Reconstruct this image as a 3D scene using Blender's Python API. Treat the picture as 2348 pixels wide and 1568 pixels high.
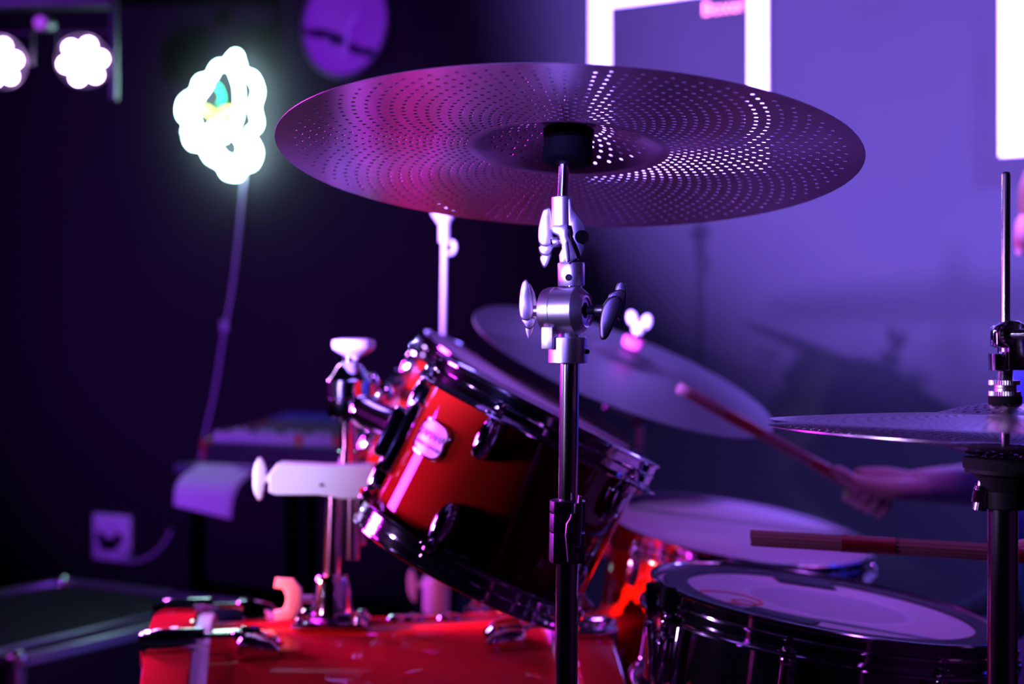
import bpy, bmesh, math, random
from mathutils import Vector as V, Matrix
random.seed(7)
PI = math.pi
sc = bpy.context.scene
col = sc.collection
for o in list(bpy.data.objects):
    bpy.data.objects.remove(o)

# ------------------------------------------------------------------ camera
FPX, CX, CY, HC = 3261.0, 1174.0, 784.0, 0.95       # focal length in px of a 2348 px wide frame, lens height 0.95 m
cam = bpy.data.cameras.new('camera')
cam.lens = 50.0; cam.sensor_width = 36.0 * 2348 / 3261 * 50 / 36.0
cam.clip_start = 0.05; cam.clip_end = 60
cam.dof.use_dof = True; cam.dof.focus_distance = 1.18; cam.dof.aperture_fstop = 3.8
camo = bpy.data.objects.new('camera', cam); col.objects.link(camo)
camo.location = (0, 0, HC); camo.rotation_euler = (PI/2, 0, 0)
sc.camera = camo

# ------------------------------------------------------------------ world, exposure, lights
w = bpy.data.worlds.new('world'); sc.world = w; w.use_nodes = True
w.node_tree.nodes['Background'].inputs[0].default_value = (0.10, 0.06, 0.35, 1)
w.node_tree.nodes['Background'].inputs[1].default_value = 0.03
sc.view_settings.view_transform = 'Standard'; sc.view_settings.look = 'None'
sc.view_settings.exposure = 0.0; sc.view_settings.gamma = 1.0
sc.view_settings.use_curve_mapping = False
sc.cycles.use_denoising = True
sc.cycles.max_bounces = 8; sc.cycles.glossy_bounces = 5; sc.cycles.diffuse_bounces = 3
sc.cycles.sample_clamp_indirect = 6.0
sc.cycles.caustics_reflective = False; sc.cycles.caustics_refractive = False

def spot(name, loc, aim, color, power, angle, blend=0.6, size=0.04):
    l = bpy.data.lights.new(name, 'SPOT'); l.color = color; l.energy = power
    l.spot_size = math.radians(angle); l.spot_blend = blend; l.shadow_soft_size = size
    o = bpy.data.objects.new(name, l); col.objects.link(o); o.location = loc
    o.rotation_euler = (V(aim) - V(loc)).to_track_quat('-Z', 'Y').to_euler(); return o
def area(name, loc, aim, color, power, sx, sy, spread=PI):
    l = bpy.data.lights.new(name, 'AREA'); l.color = color; l.energy = power
    l.shape = 'RECTANGLE'; l.size = sx; l.size_y = sy; l.spread = spread
    o = bpy.data.objects.new(name, l); col.objects.link(o); o.location = loc
    o.rotation_euler = (V(aim) - V(loc)).to_track_quat('-Z', 'Y').to_euler(); return o
def dirv(az, el):     # azimuth from +Y towards +X, elevation
    a, e = math.radians(az), math.radians(el); return V((math.sin(a)*math.cos(e), math.cos(a)*math.cos(e), math.sin(e)))
# two stage lamps left of the photographer, aimed high at the right part of the back wall
K1 = V((-1.72, -0.10, 1.06))
spot('key_lamp', K1, K1 + dirv(41, 9.5), (0.26, 0.145, 1.0), 9800, 31, 0.75, 0.035)
K2 = V((-1.28, -1.36, 1.23))
spot('second_lamp', K2, K2 + dirv(26.5, 8), (0.23, 0.145, 1.0), 10000, 27, 0.6, 0.05)
# added violet fill, no visible source, lifting the left part of the back wall
spot('wall_wash_fill', (-2.3, 0.3, 0.95), (-0.85, 3.97, 1.25), (0.29, 0.05, 1.0), 620, 39, 1.0, 0.06)
# stage lamps at the left edge of the stage
area('left_lamp', (-2.3, 1.25, 1.15), (0.0, 1.6, 0.85), (0.55, 0.25, 1.0), 2.2, 0.10, 0.36, 0.8)
area('magenta_lamp', (-2.02, 2.38, 1.28), (0.0, 1.6, 0.80), (0.72, 0.03, 1.0), 17, 0.55, 0.70, 1.1)
# added fill brightening the bass drum from low on the left
spot('bass_fill', (-2.0, 0.15, 0.60), (-0.62, 1.60, 0.40), (0.85, 0.18, 0.70), 60, 26, 1.0, 0.08)
# narrow violet-white fills added to brighten stand top, tom mount, hi-hat clutch
spot('stand_fill', (-1.9, 0.1, 1.15), (0.03, 1.25, 0.985), (0.62, 0.48, 1.0), 230, 7.6, 0.25, 0.04)
spot('mount_fill', (-1.95, 0.05, 0.95), (-0.37, 1.76, 0.82), (0.62, 0.48, 1.0), 460, 8.4, 0.7, 0.04)
spot('hat_fill', (-1.9, 0.30, 1.22), (0.385, 1.10, 0.985), (0.60, 0.45, 1.0), 230, 10, 0.5, 0.04)
# narrow red lamp from the left reaching the floor tom
spot('red_lamp', (-1.9, 1.35, 1.05), (0.18, 1.90, 0.555), (1.0, 0.08, 0.03), 1300, 5.5, 0.5, 0.02)
# overhead purple fill added to brighten the drum heads
spot('top_fill', (0.95, 1.35, 2.6), (0.25, 1.80, 0.8), (0.48, 0.11, 1.0), 58, 62, 0.8, 0.12)
# violet-blue fill added high on the right to brighten the lower back wall
spot('wall_graze_fill', (1.75, 1.9, 2.5), (0.92, 2.98, 0.50), (0.18, 0.14, 1.0), 2600, 50, 1.0, 0.1)
# par cans on the bar at the back left shine towards the kit
spot('par_beam', (-1.0, 3.15, 1.60), (-0.1, 1.5, 0.8), (0.55, 0.08, 1.0), 50, 60, 1.0, 0.05)

# ------------------------------------------------------------------ helpers: picture measure -> point in the room
def P(px, py, Y):
    return V(((px - CX) / FPX * Y, Y, HC - (py - CY) / FPX * Y))
WD = V((math.sin(math.radians(60)), -math.cos(math.radians(60)), 0))  # along back wall, to the right
WN = V((-0.5, -math.sqrt(3)/2, 0))                                    # into the room
W0 = V((0.4, 3.3, 0))
WM = Matrix((WD, V((0, 0, 1)), WN)).transposed().to_4x4()             # wall frame (x right, y up, z into room)
def W(px, py, off=0.0):
    r = V(((px - CX) / FPX, 1, -(py - CY) / FPX)); c = V((0, 0, HC))
    t = ((W0 + WN*off - c).dot(WN)) / r.dot(WN)
    return c + r*t
def wloc(p):      # room point -> (along the wall, height) from W0
    return (p - W0).dot(WD), p.z
def wallmat(s, z, off):
    m = WM.copy(); m.translation = W0 + WD*s + V((0, 0, z)) + WN*off; return m
def frame(origin, z, xhint=(1, 0, 0)):
    z = V(z).normalized(); x = V(xhint); x = (x - z*x.dot(z)).normalized(); y = z.cross(x)
    m = Matrix((x, y, z)).transposed().to_4x4(); m.translation = V(origin); return m

# ------------------------------------------------------------------ materials
MATS = {}
def mat(name, base=(0.8, 0.8, 0.8), rough=0.5, metal=0.0, coat=0.0, coat_rough=0.05, emit=None, estr=0, spec=0.5,
        noise=None, bump=None, aniso=0.0, alpha=1.0, trans=0.0):
    m = bpy.data.materials.new(name); m.use_nodes = True; nt = m.node_tree; b = nt.nodes['Principled BSDF']
    b.inputs['Base Color'].default_value = (*base, 1); b.inputs['Roughness'].default_value = rough
    b.inputs['Metallic'].default_value = metal; b.inputs['Specular IOR Level'].default_value = spec
    b.inputs['Coat Weight'].default_value = coat; b.inputs['Coat Roughness'].default_value = coat_rough
    if trans: b.inputs['Transmission Weight'].default_value = trans
    if emit: b.inputs['Emission Color'].default_value = (*emit, 1); b.inputs['Emission Strength'].default_value = estr
    tc = nt.nodes.new('ShaderNodeTexCoord')
    if noise:      # (scale, amount, stretch)
        s, a, st = noise
        mp = nt.nodes.new('ShaderNodeMapping'); mp.inputs['Scale'].default_value = st
        n = nt.nodes.new('ShaderNodeTexNoise'); n.inputs['Scale'].default_value = s; n.inputs['Detail'].default_value = 5
        r = nt.nodes.new('ShaderNodeMix'); r.data_type = 'RGBA'; r.blend_type = 'MIX'
        r.inputs[6].default_value = (*[c*(1-a) for c in base], 1); r.inputs[7].default_value = (*[min(1, c*(1+a)) for c in base], 1)
        nt.links.new(tc.outputs['Object'], mp.inputs[0]); nt.links.new(mp.outputs[0], n.inputs['Vector'])
        nt.links.new(n.outputs[0], r.inputs[0]); nt.links.new(r.outputs[2], b.inputs['Base Color'])
    if bump:       # (scale, strength, distance)
        n = nt.nodes.new('ShaderNodeTexNoise'); n.inputs['Scale'].default_value = bump[0]; n.inputs['Detail'].default_value = 2
        bp = nt.nodes.new('ShaderNodeBump'); bp.inputs['Strength'].default_value = bump[1]; bp.inputs['Distance'].default_value = bump[2]
        nt.links.new(tc.outputs['Object'], n.inputs['Vector']); nt.links.new(n.outputs[0], bp.inputs['Height'])
        nt.links.new(bp.outputs[0], b.inputs['Normal'])
    if aniso:
        t = nt.nodes.new('ShaderNodeTangent'); t.direction_type = 'RADIAL'; t.axis = 'Z'
        nt.links.new(t.outputs[0], b.inputs['Tangent']); b.inputs['Anisotropic'].default_value = aniso
    MATS[name] = m; return m
chrome = mat('chrome', (0.78, 0.78, 0.82), 0.07, 1.0)
tube_chrome = mat('tube_chrome', (0.62, 0.60, 0.62), 0.13, 1.0)
rod_chrome = mat('rod_chrome', (0.62, 0.60, 0.64), 0.20, 1.0)
satin = mat('satin_cast_metal', (0.50, 0.48, 0.52), 0.33, 1.0, bump=(5200, 0.22, 0.00022))
satin_dark = mat('satin_shaded_metal', (0.12, 0.11, 0.14), 0.36, 1.0, bump=(5200, 0.2, 0.00022))  # same cast metal with shade put into its colour, for the darker stand parts
white_metal = mat('pale_cast_metal', (0.85, 0.85, 0.87), 0.40, 0.15)
black_plastic = mat('black_plastic', (0.006, 0.006, 0.007), 0.6, spec=0.12)
black_felt = mat('black_felt', (0.010, 0.009, 0.012), 0.95, spec=0.1, bump=(900, 0.8, 0.001))
cym_mat = mat('brushed_steel_cymbal', (0.185, 0.10, 0.135), 0.25, 1.0, aniso=0.75, noise=(6, 0.10, (1, 1, 1)))
hat_mat = mat('brushed_steel_hat', (0.27, 0.21, 0.28), 0.22, 1.0, aniso=0.6)
ride_mat = mat('grey_practice_cymbal', (0.06, 0.045, 0.055), 0.45, 0.3, aniso=0.5, noise=(40, 0.15, (1, 1, 1)))
amber = mat('red_amber_lacquer', (0.40, 0.018, 0.006), 0.6, 0.0, spec=0.0, coat=1.0, coat_rough=0.04, noise=(7, 0.22, (1, 1, 0.12)))
amber_bass = mat('red_bass_lacquer', (0.70, 0.03, 0.03), 0.6, 0.0, spec=0.0, coat=1.0, coat_rough=0.04, noise=(7, 0.2, (0.12, 1, 1)))
head_white = mat('coated_drum_head', (0.80, 0.78, 0.80), 0.65, bump=(500, 0.15, 0.0005))
head_under = mat('clear_drum_head', (0.30, 0.30, 0.32), 0.2)
ring_dark = mat('dark_muffle_ring', (0.012, 0.010, 0.020), 0.7, spec=0.15)
seat_black = mat('seat_black', (0.0003, 0.0003, 0.0004), 0.7, spec=0.01)
pink_felt = mat('pink_felt', (0.85, 0.12, 0.35), 0.9)
# ------------------------------------------------------------------ mesh building
class MB:
    def __init__(s): s.v = []; s.f = []
    def add(s, vs, fs, m=None):
        k = len(s.v)
        s.v += [(m @ V(p)) if m is not None else V(p) for p in vs]
        s.f += [tuple(i + k for i in f) for f in fs]; return s
    def lathe(s, prof, m=None, seg=40, close=False, a0=0.0, a1=2*PI):
        full = abs((a1 - a0) - 2*PI) < 1e-6; n = seg if full else seg + 1
        vs = []; idx = []
        for r, z in prof:
            if r < 1e-7: idx.append([len(vs)]*n); vs.append((0, 0, z))
            else:
                idx.append(list(range(len(vs), len(vs)+n)))
                for k in range(n):
                    a = a0 + (a1 - a0)*k/seg; vs.append((r*math.cos(a), r*math.sin(a), z))
        fs = []; L = len(prof)
        for i in range(L if close else L - 1):
            A, B = idx[i], idx[(i+1) % L]
            for k in range(seg):
                k2 = (k+1) % n
                q = [A[k], A[k2], B[k2], B[k]]; u = []
                for x in q:
                    if x not in u: u.append(x)
                if len(u) > 2: fs.append(tuple(u))
        return s.add(vs, fs, m)
    def cyl(s, a, b, r, r2=None, seg=20, bev=0.0):
        a, b = V(a), V(b); L = (b - a).length; r2 = r if r2 is None else r2
        h = (0, 0, 1) if abs((b-a).normalized().z) < .9 else (1, 0, 0)
        m = frame(a, b - a, h)
        e = min(bev, L*.4)
        pr = [(0, 0), (r - e, 0), (r, e), (r2, L - e), (r2 - e, L), (0, L)] if e else [(0, 0), (r, 0), (r2, L), (0, L)]
        return s.lathe(pr, m, seg)
    def tube(s, pts, r, seg=12, caps=True):
        pts = [V(p) for p in pts]; n = len(pts); rs = r if isinstance(r, (list, tuple)) else [r]*n
        up = V((0, 0, 1)); vs = []; fs = []; t0 = (pts[1]-pts[0]).normalized()
        x = up.cross(t0); x = x.normalized() if x.length > .05 else V((1, 0, 0))
        for i, p in enumerate(pts):
            t = (pts[min(i+1, n-1)] - pts[max(i-1, 0)]).normalized()
            x = (x - t*x.dot(t)).normalized(); y = t.cross(x)
            for k in range(seg):
                a = 2*PI*k/seg; vs.append(p + (x*math.cos(a) + y*math.sin(a))*rs[i])
        for i in range(n-1):
            for k in range(seg):
                k2 = (k+1) % seg; fs.append((i*seg+k, i*seg+k2, (i+1)*seg+k2, (i+1)*seg+k))
        if caps: fs.append(tuple(reversed(range(seg)))); fs.append(tuple((n-1)*seg+k for k in range(seg)))
        return s.add(vs, fs)
    def box(s, size, m=None, bev=0.0):
        b = bmesh.new(); bmesh.ops.create_cube(b, size=1)
        for v in b.verts: v.co = V((v.co.x*size[0], v.co.y*size[1], v.co.z*size[2]))
        if bev: bmesh.ops.bevel(b, geom=list(b.edges), offset=bev, segments=2, profile=.5, affect='EDGES')
        b.verts.index_update(); s.add([v.co.copy() for v in b.verts], [tuple(v.index for v in f.verts) for f in b.faces], m); b.free(); return s
    def prism(s, outline, h, m=None, bev=0.0):     # outline in local xy, thickness along z (centred)
        b = bmesh.new(); vs = [b.verts.new((x, y, -h/2)) for x, y in outline]; f = b.faces.new(vs)
        r = bmesh.ops.extrude_face_region(b, geom=[f]); top = [e for e in r['geom'] if isinstance(e, bmesh.types.BMVert)]
        for v in top: v.co.z += h
        bmesh.ops.recalc_face_normals(b, faces=b.faces)
        if bev:
            ed = [e for e in b.edges if abs(e.verts[0].co.z - e.verts[1].co.z) < 1e-6]
            bmesh.ops.bevel(b, geom=ed, offset=bev, segments=2, profile=.5, affect='EDGES', clamp_overlap=True)
        b.verts.index_update(); s.add([v.co.copy() for v in b.verts], [tuple(v.index for v in f.verts) for f in b.faces], m); b.free(); return s
    def ball(s, c, r, seg=16, scale=(1, 1, 1), m=None):
        mm = (m or Matrix.Identity(4)) @ Matrix.Translation(V(c)) @ Matrix.Diagonal((*scale, 1))
        n = seg//2
        return s.lathe([(r*math.sin(PI*i/n) if 0 < i < n else 0, -r*math.cos(PI*i/n)) for i in range(n+1)], mm, seg)

def mesh_obj(name, mb, material, parent=None, world=True, sharp=35, smooth=True, recalc=True):
    me = bpy.data.meshes.new(name)
    inv = parent_world(parent).inverted() if (parent is not None and world) else None
    vs = [(inv @ p) if inv is not None else p for p in mb.v]
    me.from_pydata([tuple(p) for p in vs], [], mb.f)
    if recalc:
        b = bmesh.new(); b.from_mesh(me); bmesh.ops.remove_doubles(b, verts=b.verts, dist=1e-6)
        bmesh.ops.recalc_face_normals(b, faces=b.faces); b.to_mesh(me); b.free()
    if material: me.materials.append(material)
    if smooth:
        me.polygons.foreach_set('use_smooth', [True]*len(me.polygons)); me.set_sharp_from_angle(angle=math.radians(sharp))
    o = bpy.data.objects.new(name, me); col.objects.link(o)
    if parent is not None: o.parent = parent
    return o
def parent_world(o):
    m = o.matrix_basis.copy()
    while o.parent is not None:
        o = o.parent; m = o.matrix_basis @ m
    return m
def thing(name, label, cat, m=None, group=None):
    o = bpy.data.objects.new(name, None); o.empty_display_size = 0.05; col.objects.link(o)
    if m is not None:
        o.matrix_basis = m if isinstance(m, Matrix) else Matrix.Translation(V(m))
    o['label'] = label; o['category'] = cat
    if group: o['group'] = group
    return o
def tag(o, label, cat, group=None):
    o['label'] = label; o['category'] = cat
    if group: o['group'] = group
    return o
def struct(name, mb, material, parent=None, **k):
    o = mesh_obj(name, mb, material, parent, **k); o['kind'] = 'structure'; return o
def text_mesh(txt, size, m, depth=0.001, mb=None):
    c = bpy.data.curves.new('txt', 'FONT'); c.body = txt; c.size = size; c.extrude = depth; c.align_x = 'CENTER'; c.align_y = 'CENTER'; c.resolution_u = 3
    o = bpy.data.objects.new('txt', c); col.objects.link(o); bpy.context.view_layer.update()
    me = bpy.data.meshes.new_from_object(o.evaluated_get(bpy.context.evaluated_depsgraph_get()))
    mb = mb or MB(); mb.add([v.co.copy() for v in me.vertices], [tuple(p.vertices) for p in me.polygons], m)
    bpy.data.objects.remove(o); bpy.data.curves.remove(c); bpy.data.meshes.remove(me); return mb
def wing(mb, c, axis, u, L=0.05, wd=0.0115, th=0.011, hub=0.010, ridges=True):
    """wing bolt: long leaf along u at c, hub along axis"""
    axis = V(axis).normalized(); u = V(u); u = (u - axis*u.dot(axis)).normalized()
    m = Matrix((u, axis, u.cross(axis))).transposed().to_4x4(); m.translation = V(c)
    h = L/2; o = []
    tops = [(-1.0, .22), (-.93, .42), (-.70, .52), (-.66, .46), (-.62, .62), (-.36, .70), (-.32, .60), (-.28, .78), (0, .95), (.35, .95), (.7, .75), (.92, .42), (1.0, .15)]
    for a, b_ in tops: o.append((a*h, b_*wd*.55))
    for a, b_ in reversed(tops): o.append((a*h, -wd*.45*(1 - abs(a)**3)))
    mb.prism(o, th, m, bev=min(th, wd)*.16)
    mb.cyl(V(c) - axis*wd*.2, V(c) + axis*hub, 0.0048, seg=16, bev=.0005)
    return mb
def smooth_path(pts, n=8, closed=False):
    pts = [V(p) for p in pts]; L = len(pts); out = []
    for i in range(L if closed else L-1):
        g = lambda k: pts[k % L] if closed else pts[max(0, min(L-1, k))]
        p0, p1, p2, p3 = g(i-1), g(i), g(i+1), g(i+2)
        for j in range(n):
            t = j/n; out.append(.5*((2*p1)+(p2-p0)*t+(2*p0-5*p1+4*p2-p3)*t*t+(3*p1-p0-3*p2+p3)*t**3))
    if not closed: out.append(pts[-1])
    return out
# ------------------------------------------------------------------ the room
wall_mat = mat('dark_grey_wall_paint', (0.0185, 0.0165, 0.018), 0.85, spec=0.08, noise=(2.2, 0.16, (1, 1, 1)), bump=(60, 0.12, 0.002))
wall_side_mat = mat('side_wall_paint', (0.03, 0.027, 0.03), 0.85, noise=(2.0, 0.15, (1, 1, 1)))
floor_mat = mat('dark_stage_floor', (0.03, 0.028, 0.032), 0.55, noise=(8, 0.3, (1, 1, 1)), bump=(200, 0.2, 0.001))
ceil_mat = mat('dark_ceiling', (0.03, 0.03, 0.035), 0.9)
S0, S1, D1, HZ, TH = -4.2, 3.6, 6.4, 2.9, 0.12
def wbox(s0, s1, z0, z1, d0, d1):
    m = WM.copy(); m.translation = W0 + WD*((s0+s1)/2) + V((0, 0, (z0+z1)/2)) + WN*((d0+d1)/2)
    return MB().box((s1-s0, z1-z0, d1-d0), m)
struct('floor', wbox(S0, S1, -TH, 0, -0.05, D1), floor_mat, smooth=False)
struct('ceiling', wbox(S0, S1, HZ, HZ+TH, -0.05, D1), ceil_mat, smooth=False)
struct('wall_back', wbox(S0, S1, 0, HZ, -TH, 0), wall_mat, smooth=False)
struct('wall_left', wbox(S0-TH, S0, 0, HZ, 0, D1), wall_side_mat, smooth=False)
struct('wall_right', wbox(S1, S1+TH, 0, HZ, 0, D1), wall_side_mat, smooth=False)
struct('wall_front', wbox(S0, S1, 0, HZ, D1, D1+TH), wall_side_mat, smooth=False)
struct('baseboard_back', wbox(S0, S1, 0, 0.08, 0, 0.015), wall_side_mat, smooth=False)

# ------------------------------------------------------------------ posters
frame_white = mat('white_frame', (0.80, 0.80, 0.80), 0.35)
mat_board = mat('white_mat_board', (0.72, 0.72, 0.74), 0.8)
print_dark = mat('dark_poster_print', (0.0105, 0.0075, 0.0092), 0.6, spec=0.1, noise=(5, .2, (1, 1, 1)))
print_pale = mat('pale_poster_print', (0.72, 0.66, 0.72), 0.6)
orange_ink = mat('orange_ink', (0.95, 0.28, 0.12), 0.6)
def poster(label, s0, s1, z0, z1, print_mat, txt=None):
    t = thing('framed_poster', label, 'poster', wallmat((s0+s1)/2, z0, 0.0))
    wd, h = s1-s0, z1-z0; f, dp = 0.028, 0.026
    for nm, cx, cy, sx, sy in (('frame_side', -wd/2+f/2, h/2, f, h-2*f), ('frame_side', wd/2-f/2, h/2, f, h-2*f), ('frame_rail', 0, f/2, wd, f), ('frame_rail', 0, h-f/2, wd, f)):
        mesh_obj(nm, MB().box((sx, sy, dp), Matrix.Translation((cx, cy, dp/2+.002)), bev=.002), frame_white, t, world=False)
    b = 0.022
    mb = MB()
    for cx, cy, sx, sy in ((-wd/2+f+b/2, h/2, b, h-2*f), (wd/2-f-b/2, h/2, b, h-2*f), (0, f+b/2, wd-2*f-2*b, b), (0, h-f-b/2, wd-2*f-2*b, b)):
        mb.box((sx, sy, 0.003), Matrix.Translation((cx, cy, 0.012)))
    mesh_obj('mat_board', mb, mat_board, t, world=False, smooth=False)
    pr = mesh_obj('print', MB().box((wd-2*f, h-2*f, 0.002), Matrix.Translation((0, h/2, 0.009))), print_mat, t, world=False, smooth=False)
    if txt:
        tm = text_mesh(txt[0], txt[1], Matrix.Translation((txt[2], txt[3], 0.0105)), 0.0003)
        mesh_obj('lettering', tm, orange_ink, t, world=False, smooth=False, recalc=False)
    return t
sL, _ = wloc(W(1363, 100)); sR, _ = wloc(W(1769, 100))
s_t, z_t = wloc(W(1664, 16))
poster('white framed dark poster with orange lettering, behind the perforated cymbal', sL, sR, 1.335, 1.795, print_dark, ('Boxer', 0.043, s_t-(sL+sR)/2, z_t-1.335-.003))
s2, _ = wloc(W(2297, 100))
poster('white framed pale poster at the right edge, above the drummer', s2, s2+(sR-sL), 1.33, 1.79, print_pale)

# round disc picture
def disc_mat():
    m = mat('purple_print_disc', (0.55, 0.25, 0.6), 0.35); nt = m.node_tree; b = nt.nodes['Principled BSDF']
    tc = nt.nodes.new('ShaderNodeTexCoord'); sp = nt.nodes.new('ShaderNodeSeparateXYZ'); nt.links.new(tc.outputs['Object'], sp.inputs[0])
    n = nt.nodes.new('ShaderNodeTexNoise'); n.inputs['Scale'].default_value = 22; n.inputs['Detail'].default_value = 2
    nt.links.new(tc.outputs['Object'], n.inputs['Vector'])
    def mth(op, a, b2):
        q = nt.nodes.new('ShaderNodeMath'); q.operation = op
        for i, x in enumerate((a, b2)):
            if isinstance(x, (int, float)): q.inputs[i].default_value = x
            else: nt.links.new(x, q.inputs[i])
        return q.outputs[0]
    # dark wavy band : y + 0.28 x + noise around -0.055
    l = mth('ADD', mth('ADD', sp.outputs[1], mth('MULTIPLY', sp.outputs[0], 0.40)), mth('MULTIPLY', mth('SUBTRACT', n.outputs[0], 0.5), 0.06))
    band = mth('LESS_THAN', mth('ABSOLUTE', mth('ADD', l, 0.052), 0), 0.013)
    mx = nt.nodes.new('ShaderNodeMix'); mx.data_type = 'RGBA'; nt.links.new(band, mx.inputs[0])
    mx.inputs[6].default_value = (0.52, 0.22, 0.55, 1); mx.inputs[7].default_value = (0.03, 0.02, 0.06, 1)
    nt.links.new(mx.outputs[2], b.inputs['Base Color']); return m
sd, zd = wloc(W(803, 57))
dk = thing('wall_disc', 'round purple disc picture high on the dark wall', 'wall decoration', wallmat(sd, zd, 0))
mesh_obj('rim', MB().lathe([(.128, .004), (.143, .004), (.145, .010), (.145, .026), (.142, .030), (.136, .030), (.134, .026), (.134, .02), (.128, .004)], None, 64), mat('grey_rim', (.12, .11, .14), .4), dk, world=False)
face = mesh_obj('face', MB().lathe([(0, .0245), (.134, .0245), (.134, .015), (0, .015)], None, 64), disc_mat(), dk, world=False)
pale = mat('pale_hand', (.62, .36, .72), .5)
hb = MB(); hb.prism([(-.004, -.092), (.006, -.092), (.020, -.01), (.055, .022), (.048, .034), (.012, .008), (.006, -.01)], .003, Matrix.Translation((.0, -.006, .0265)))
mesh_obj('printed_figure', hb, pale, dk, world=False)

# neon sign
neon_white = mat('neon_white', (1, 1, 1), 0.5, emit=(0.55, 0.95, 1.0), estr=26)
neon_green = mat('neon_green', (0, 1, .5), 0.5, emit=(0.02, 1.0, 0.42), estr=5)
neon_yellow = mat('neon_yellow', (1, 1, .2), 0.5, emit=(0.80, 1.0, 0.10), estr=4)
clear = mat('clear_acrylic', (0.7, 0.8, 0.8), 0.1, trans=0.9)
sn, zn = wloc(W(505, 265)); nm = wallmat(sn, zn, 0.0)
ng = thing('neon_sign', 'white and green glowing neon sign with a scalloped outline on the dark wall', 'neon sign', nm)
ninv = nm.inverted()
def npt(px, py, off=.045): return W(px, py, off)
def neon(name, px, m, r=.0095, closed=False):
    pts = smooth_path([npt(*p) for p in px], 8, closed)
    if closed: pts.append(pts[0])
    return mesh_obj(name, MB().tube(pts, r, 10), m, ng)
neon('outline_tube', [(545, 130), (556, 165), (580, 178), (592, 210), (584, 245), (590, 285), (572, 310), (588, 345), (580, 375), (556, 385), (545, 402), (520, 398), (508, 378), (482, 362), (466, 338),
    (440, 330), (430, 305), (434, 282), (418, 262), (422, 232), (448, 212), (458, 186), (482, 178), (498, 152), (520, 148), (536, 128)], neon_white, .0112, True)
neon('inner_tube', [(534, 160), (546, 195), (549, 235), (543, 275), (528, 305), (508, 320)], neon_white, .0090)
neon('inner_tube', [(482, 185), (470, 205), (456, 225), (446, 258), (452, 288), (474, 320), (500, 344)], neon_white, .0090)
neon('yellow_tube', [(458, 252), (472, 252), (486, 262), (496, 280), (506, 262), (520, 254), (532, 254)], neon_yellow, .010)
neon('lower_tube', [(478, 300), (494, 286), (512, 290), (530, 296), (548, 318), (556, 345), (540, 368), (516, 362), (500, 345), (484, 330), (474, 312)], neon_white, .0090)
neon('green_tube', [(437, 290), (430, 308), (438, 326), (452, 333)], neon_green, .011)
neon('green_tube', [(462, 220), (478, 190), (500, 200), (510, 225), (503, 240)], neon_green, .004)
neon('green_tube', [(486, 306), (496, 318), (506, 306)], neon_green, .006)
for p in ((545, 140), (430, 300), (560, 370)):
    a = W(*p, 0.0); mesh_obj('standoff', MB().cyl(a, a + WN*.03, .005, seg=10), satin, ng)
# cable from the neon sign down behind the mixer
cable_mat = mat('pale_cable', (.45, .40, .50), .5)
tag(mesh_obj('power_cable', MB().tube(smooth_path([W(562, 388, .02), W(556, 450, .012), W(545, 560, .010), W(530, 680, .012), W(518, 740, .02), W(508, 800, .012), W(492, 900, .010), W(472, 990, .012), W(452, 1100, .010), W(440, 1180, .02)], 6), .0042, 8), cable_mat),
    'thin pale cable hanging from the neon sign down to the mixer', 'cable')
bd = MB().box((.022, .03, .014), frame(W(516, 748, .018), WN, WD), bev=.003)
tag(mesh_obj('cable_switch', bd, cable_mat), 'small inline switch on the thin hanging cable', 'switch')

# wall outlet with plug
so, zo = wloc(W(262, 1228)); ot = thing('wall_socket', 'pale double wall socket low on the dark wall, left', 'socket', wallmat(so, zo, 0))
wp = mat('pale_plastic', (.85, .78, .88), .45)
mesh_obj('back_plate', MB().box((.150, .135, .012), Matrix.Translation((0, -.004, .007)), bev=.003), wp, ot, world=False)
mesh_obj('socket_face', MB().box((.066, .10, .006), Matrix.Translation((-.036, .01, .0155)), bev=.003), wp, ot, world=False)
mesh_obj('socket_face', MB().box((.066, .10, .006), Matrix.Translation((.036, .01, .0155)), bev=.003), wp, ot, world=False)
for x in (-.036, .036): mesh_obj('socket_well', MB().cyl((x, -.005, .0186), (x, -.005, .0192), .018, seg=24), black_plastic, ot, world=False)
pg = thing('wall_plug', 'dark plug with a drooping cord in the low wall socket', 'plug', wallmat(so+.012, zo-.02, .021))
mesh_obj('plug_body', MB().box((.045, .036, .03), Matrix.Translation((0, 0, .016)), bev=.006), black_plastic, pg, world=False)
mesh_obj('cord', MB().tube(smooth_path([W(280, 1262, .04), W(285, 1284, .05), W(320, 1285, .03), W(355, 1268, .02), W(380, 1240, .02), W(392, 1215, .02)], 6), .0045, 8), cable_mat, pg)

# dark flight case at the left
cs = P(38, 1508, 2.6); CD = -WN; hcs = cs.z
case_m = Matrix((CD, -WD, V((0, 0, 1)))).transposed().to_4x4(); case_m.translation = V((cs.x, cs.y, 0)) + CD*.33 - WD*.30
fc = thing('flight_case', 'dark flight case with metal edge trims at the lower left', 'case', case_m)
case_mat = mat('dark_case_laminate', (.012, .014, .018), .6, spec=0.2, bump=(300, .1, .001))
mesh_obj('body', MB().box((.66, .6, hcs-.03), Matrix.Translation((0, 0, (hcs-.03)/2+.02)), bev=.004), case_mat, fc, world=False)
trim = mat('aluminium_trim', (.55, .56, .6), .3, .9)
for y in (-.294, .294): mesh_obj('edge_trim', MB().box((.66, .022, .022), Matrix.Translation((0, y, hcs-.009)), bev=.003), trim, fc, world=False)
for x in (-.324, .324): mesh_obj('edge_trim', MB().box((.022, .6, .022), Matrix.Translation((x, 0, hcs-.009)), bev=.003), trim, fc, world=False)
mesh_obj('edge_trim', MB().box((.66, .010, .016), Matrix.Translation((0, -.21, hcs-.008)), bev=.003), trim, fc, world=False)
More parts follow.
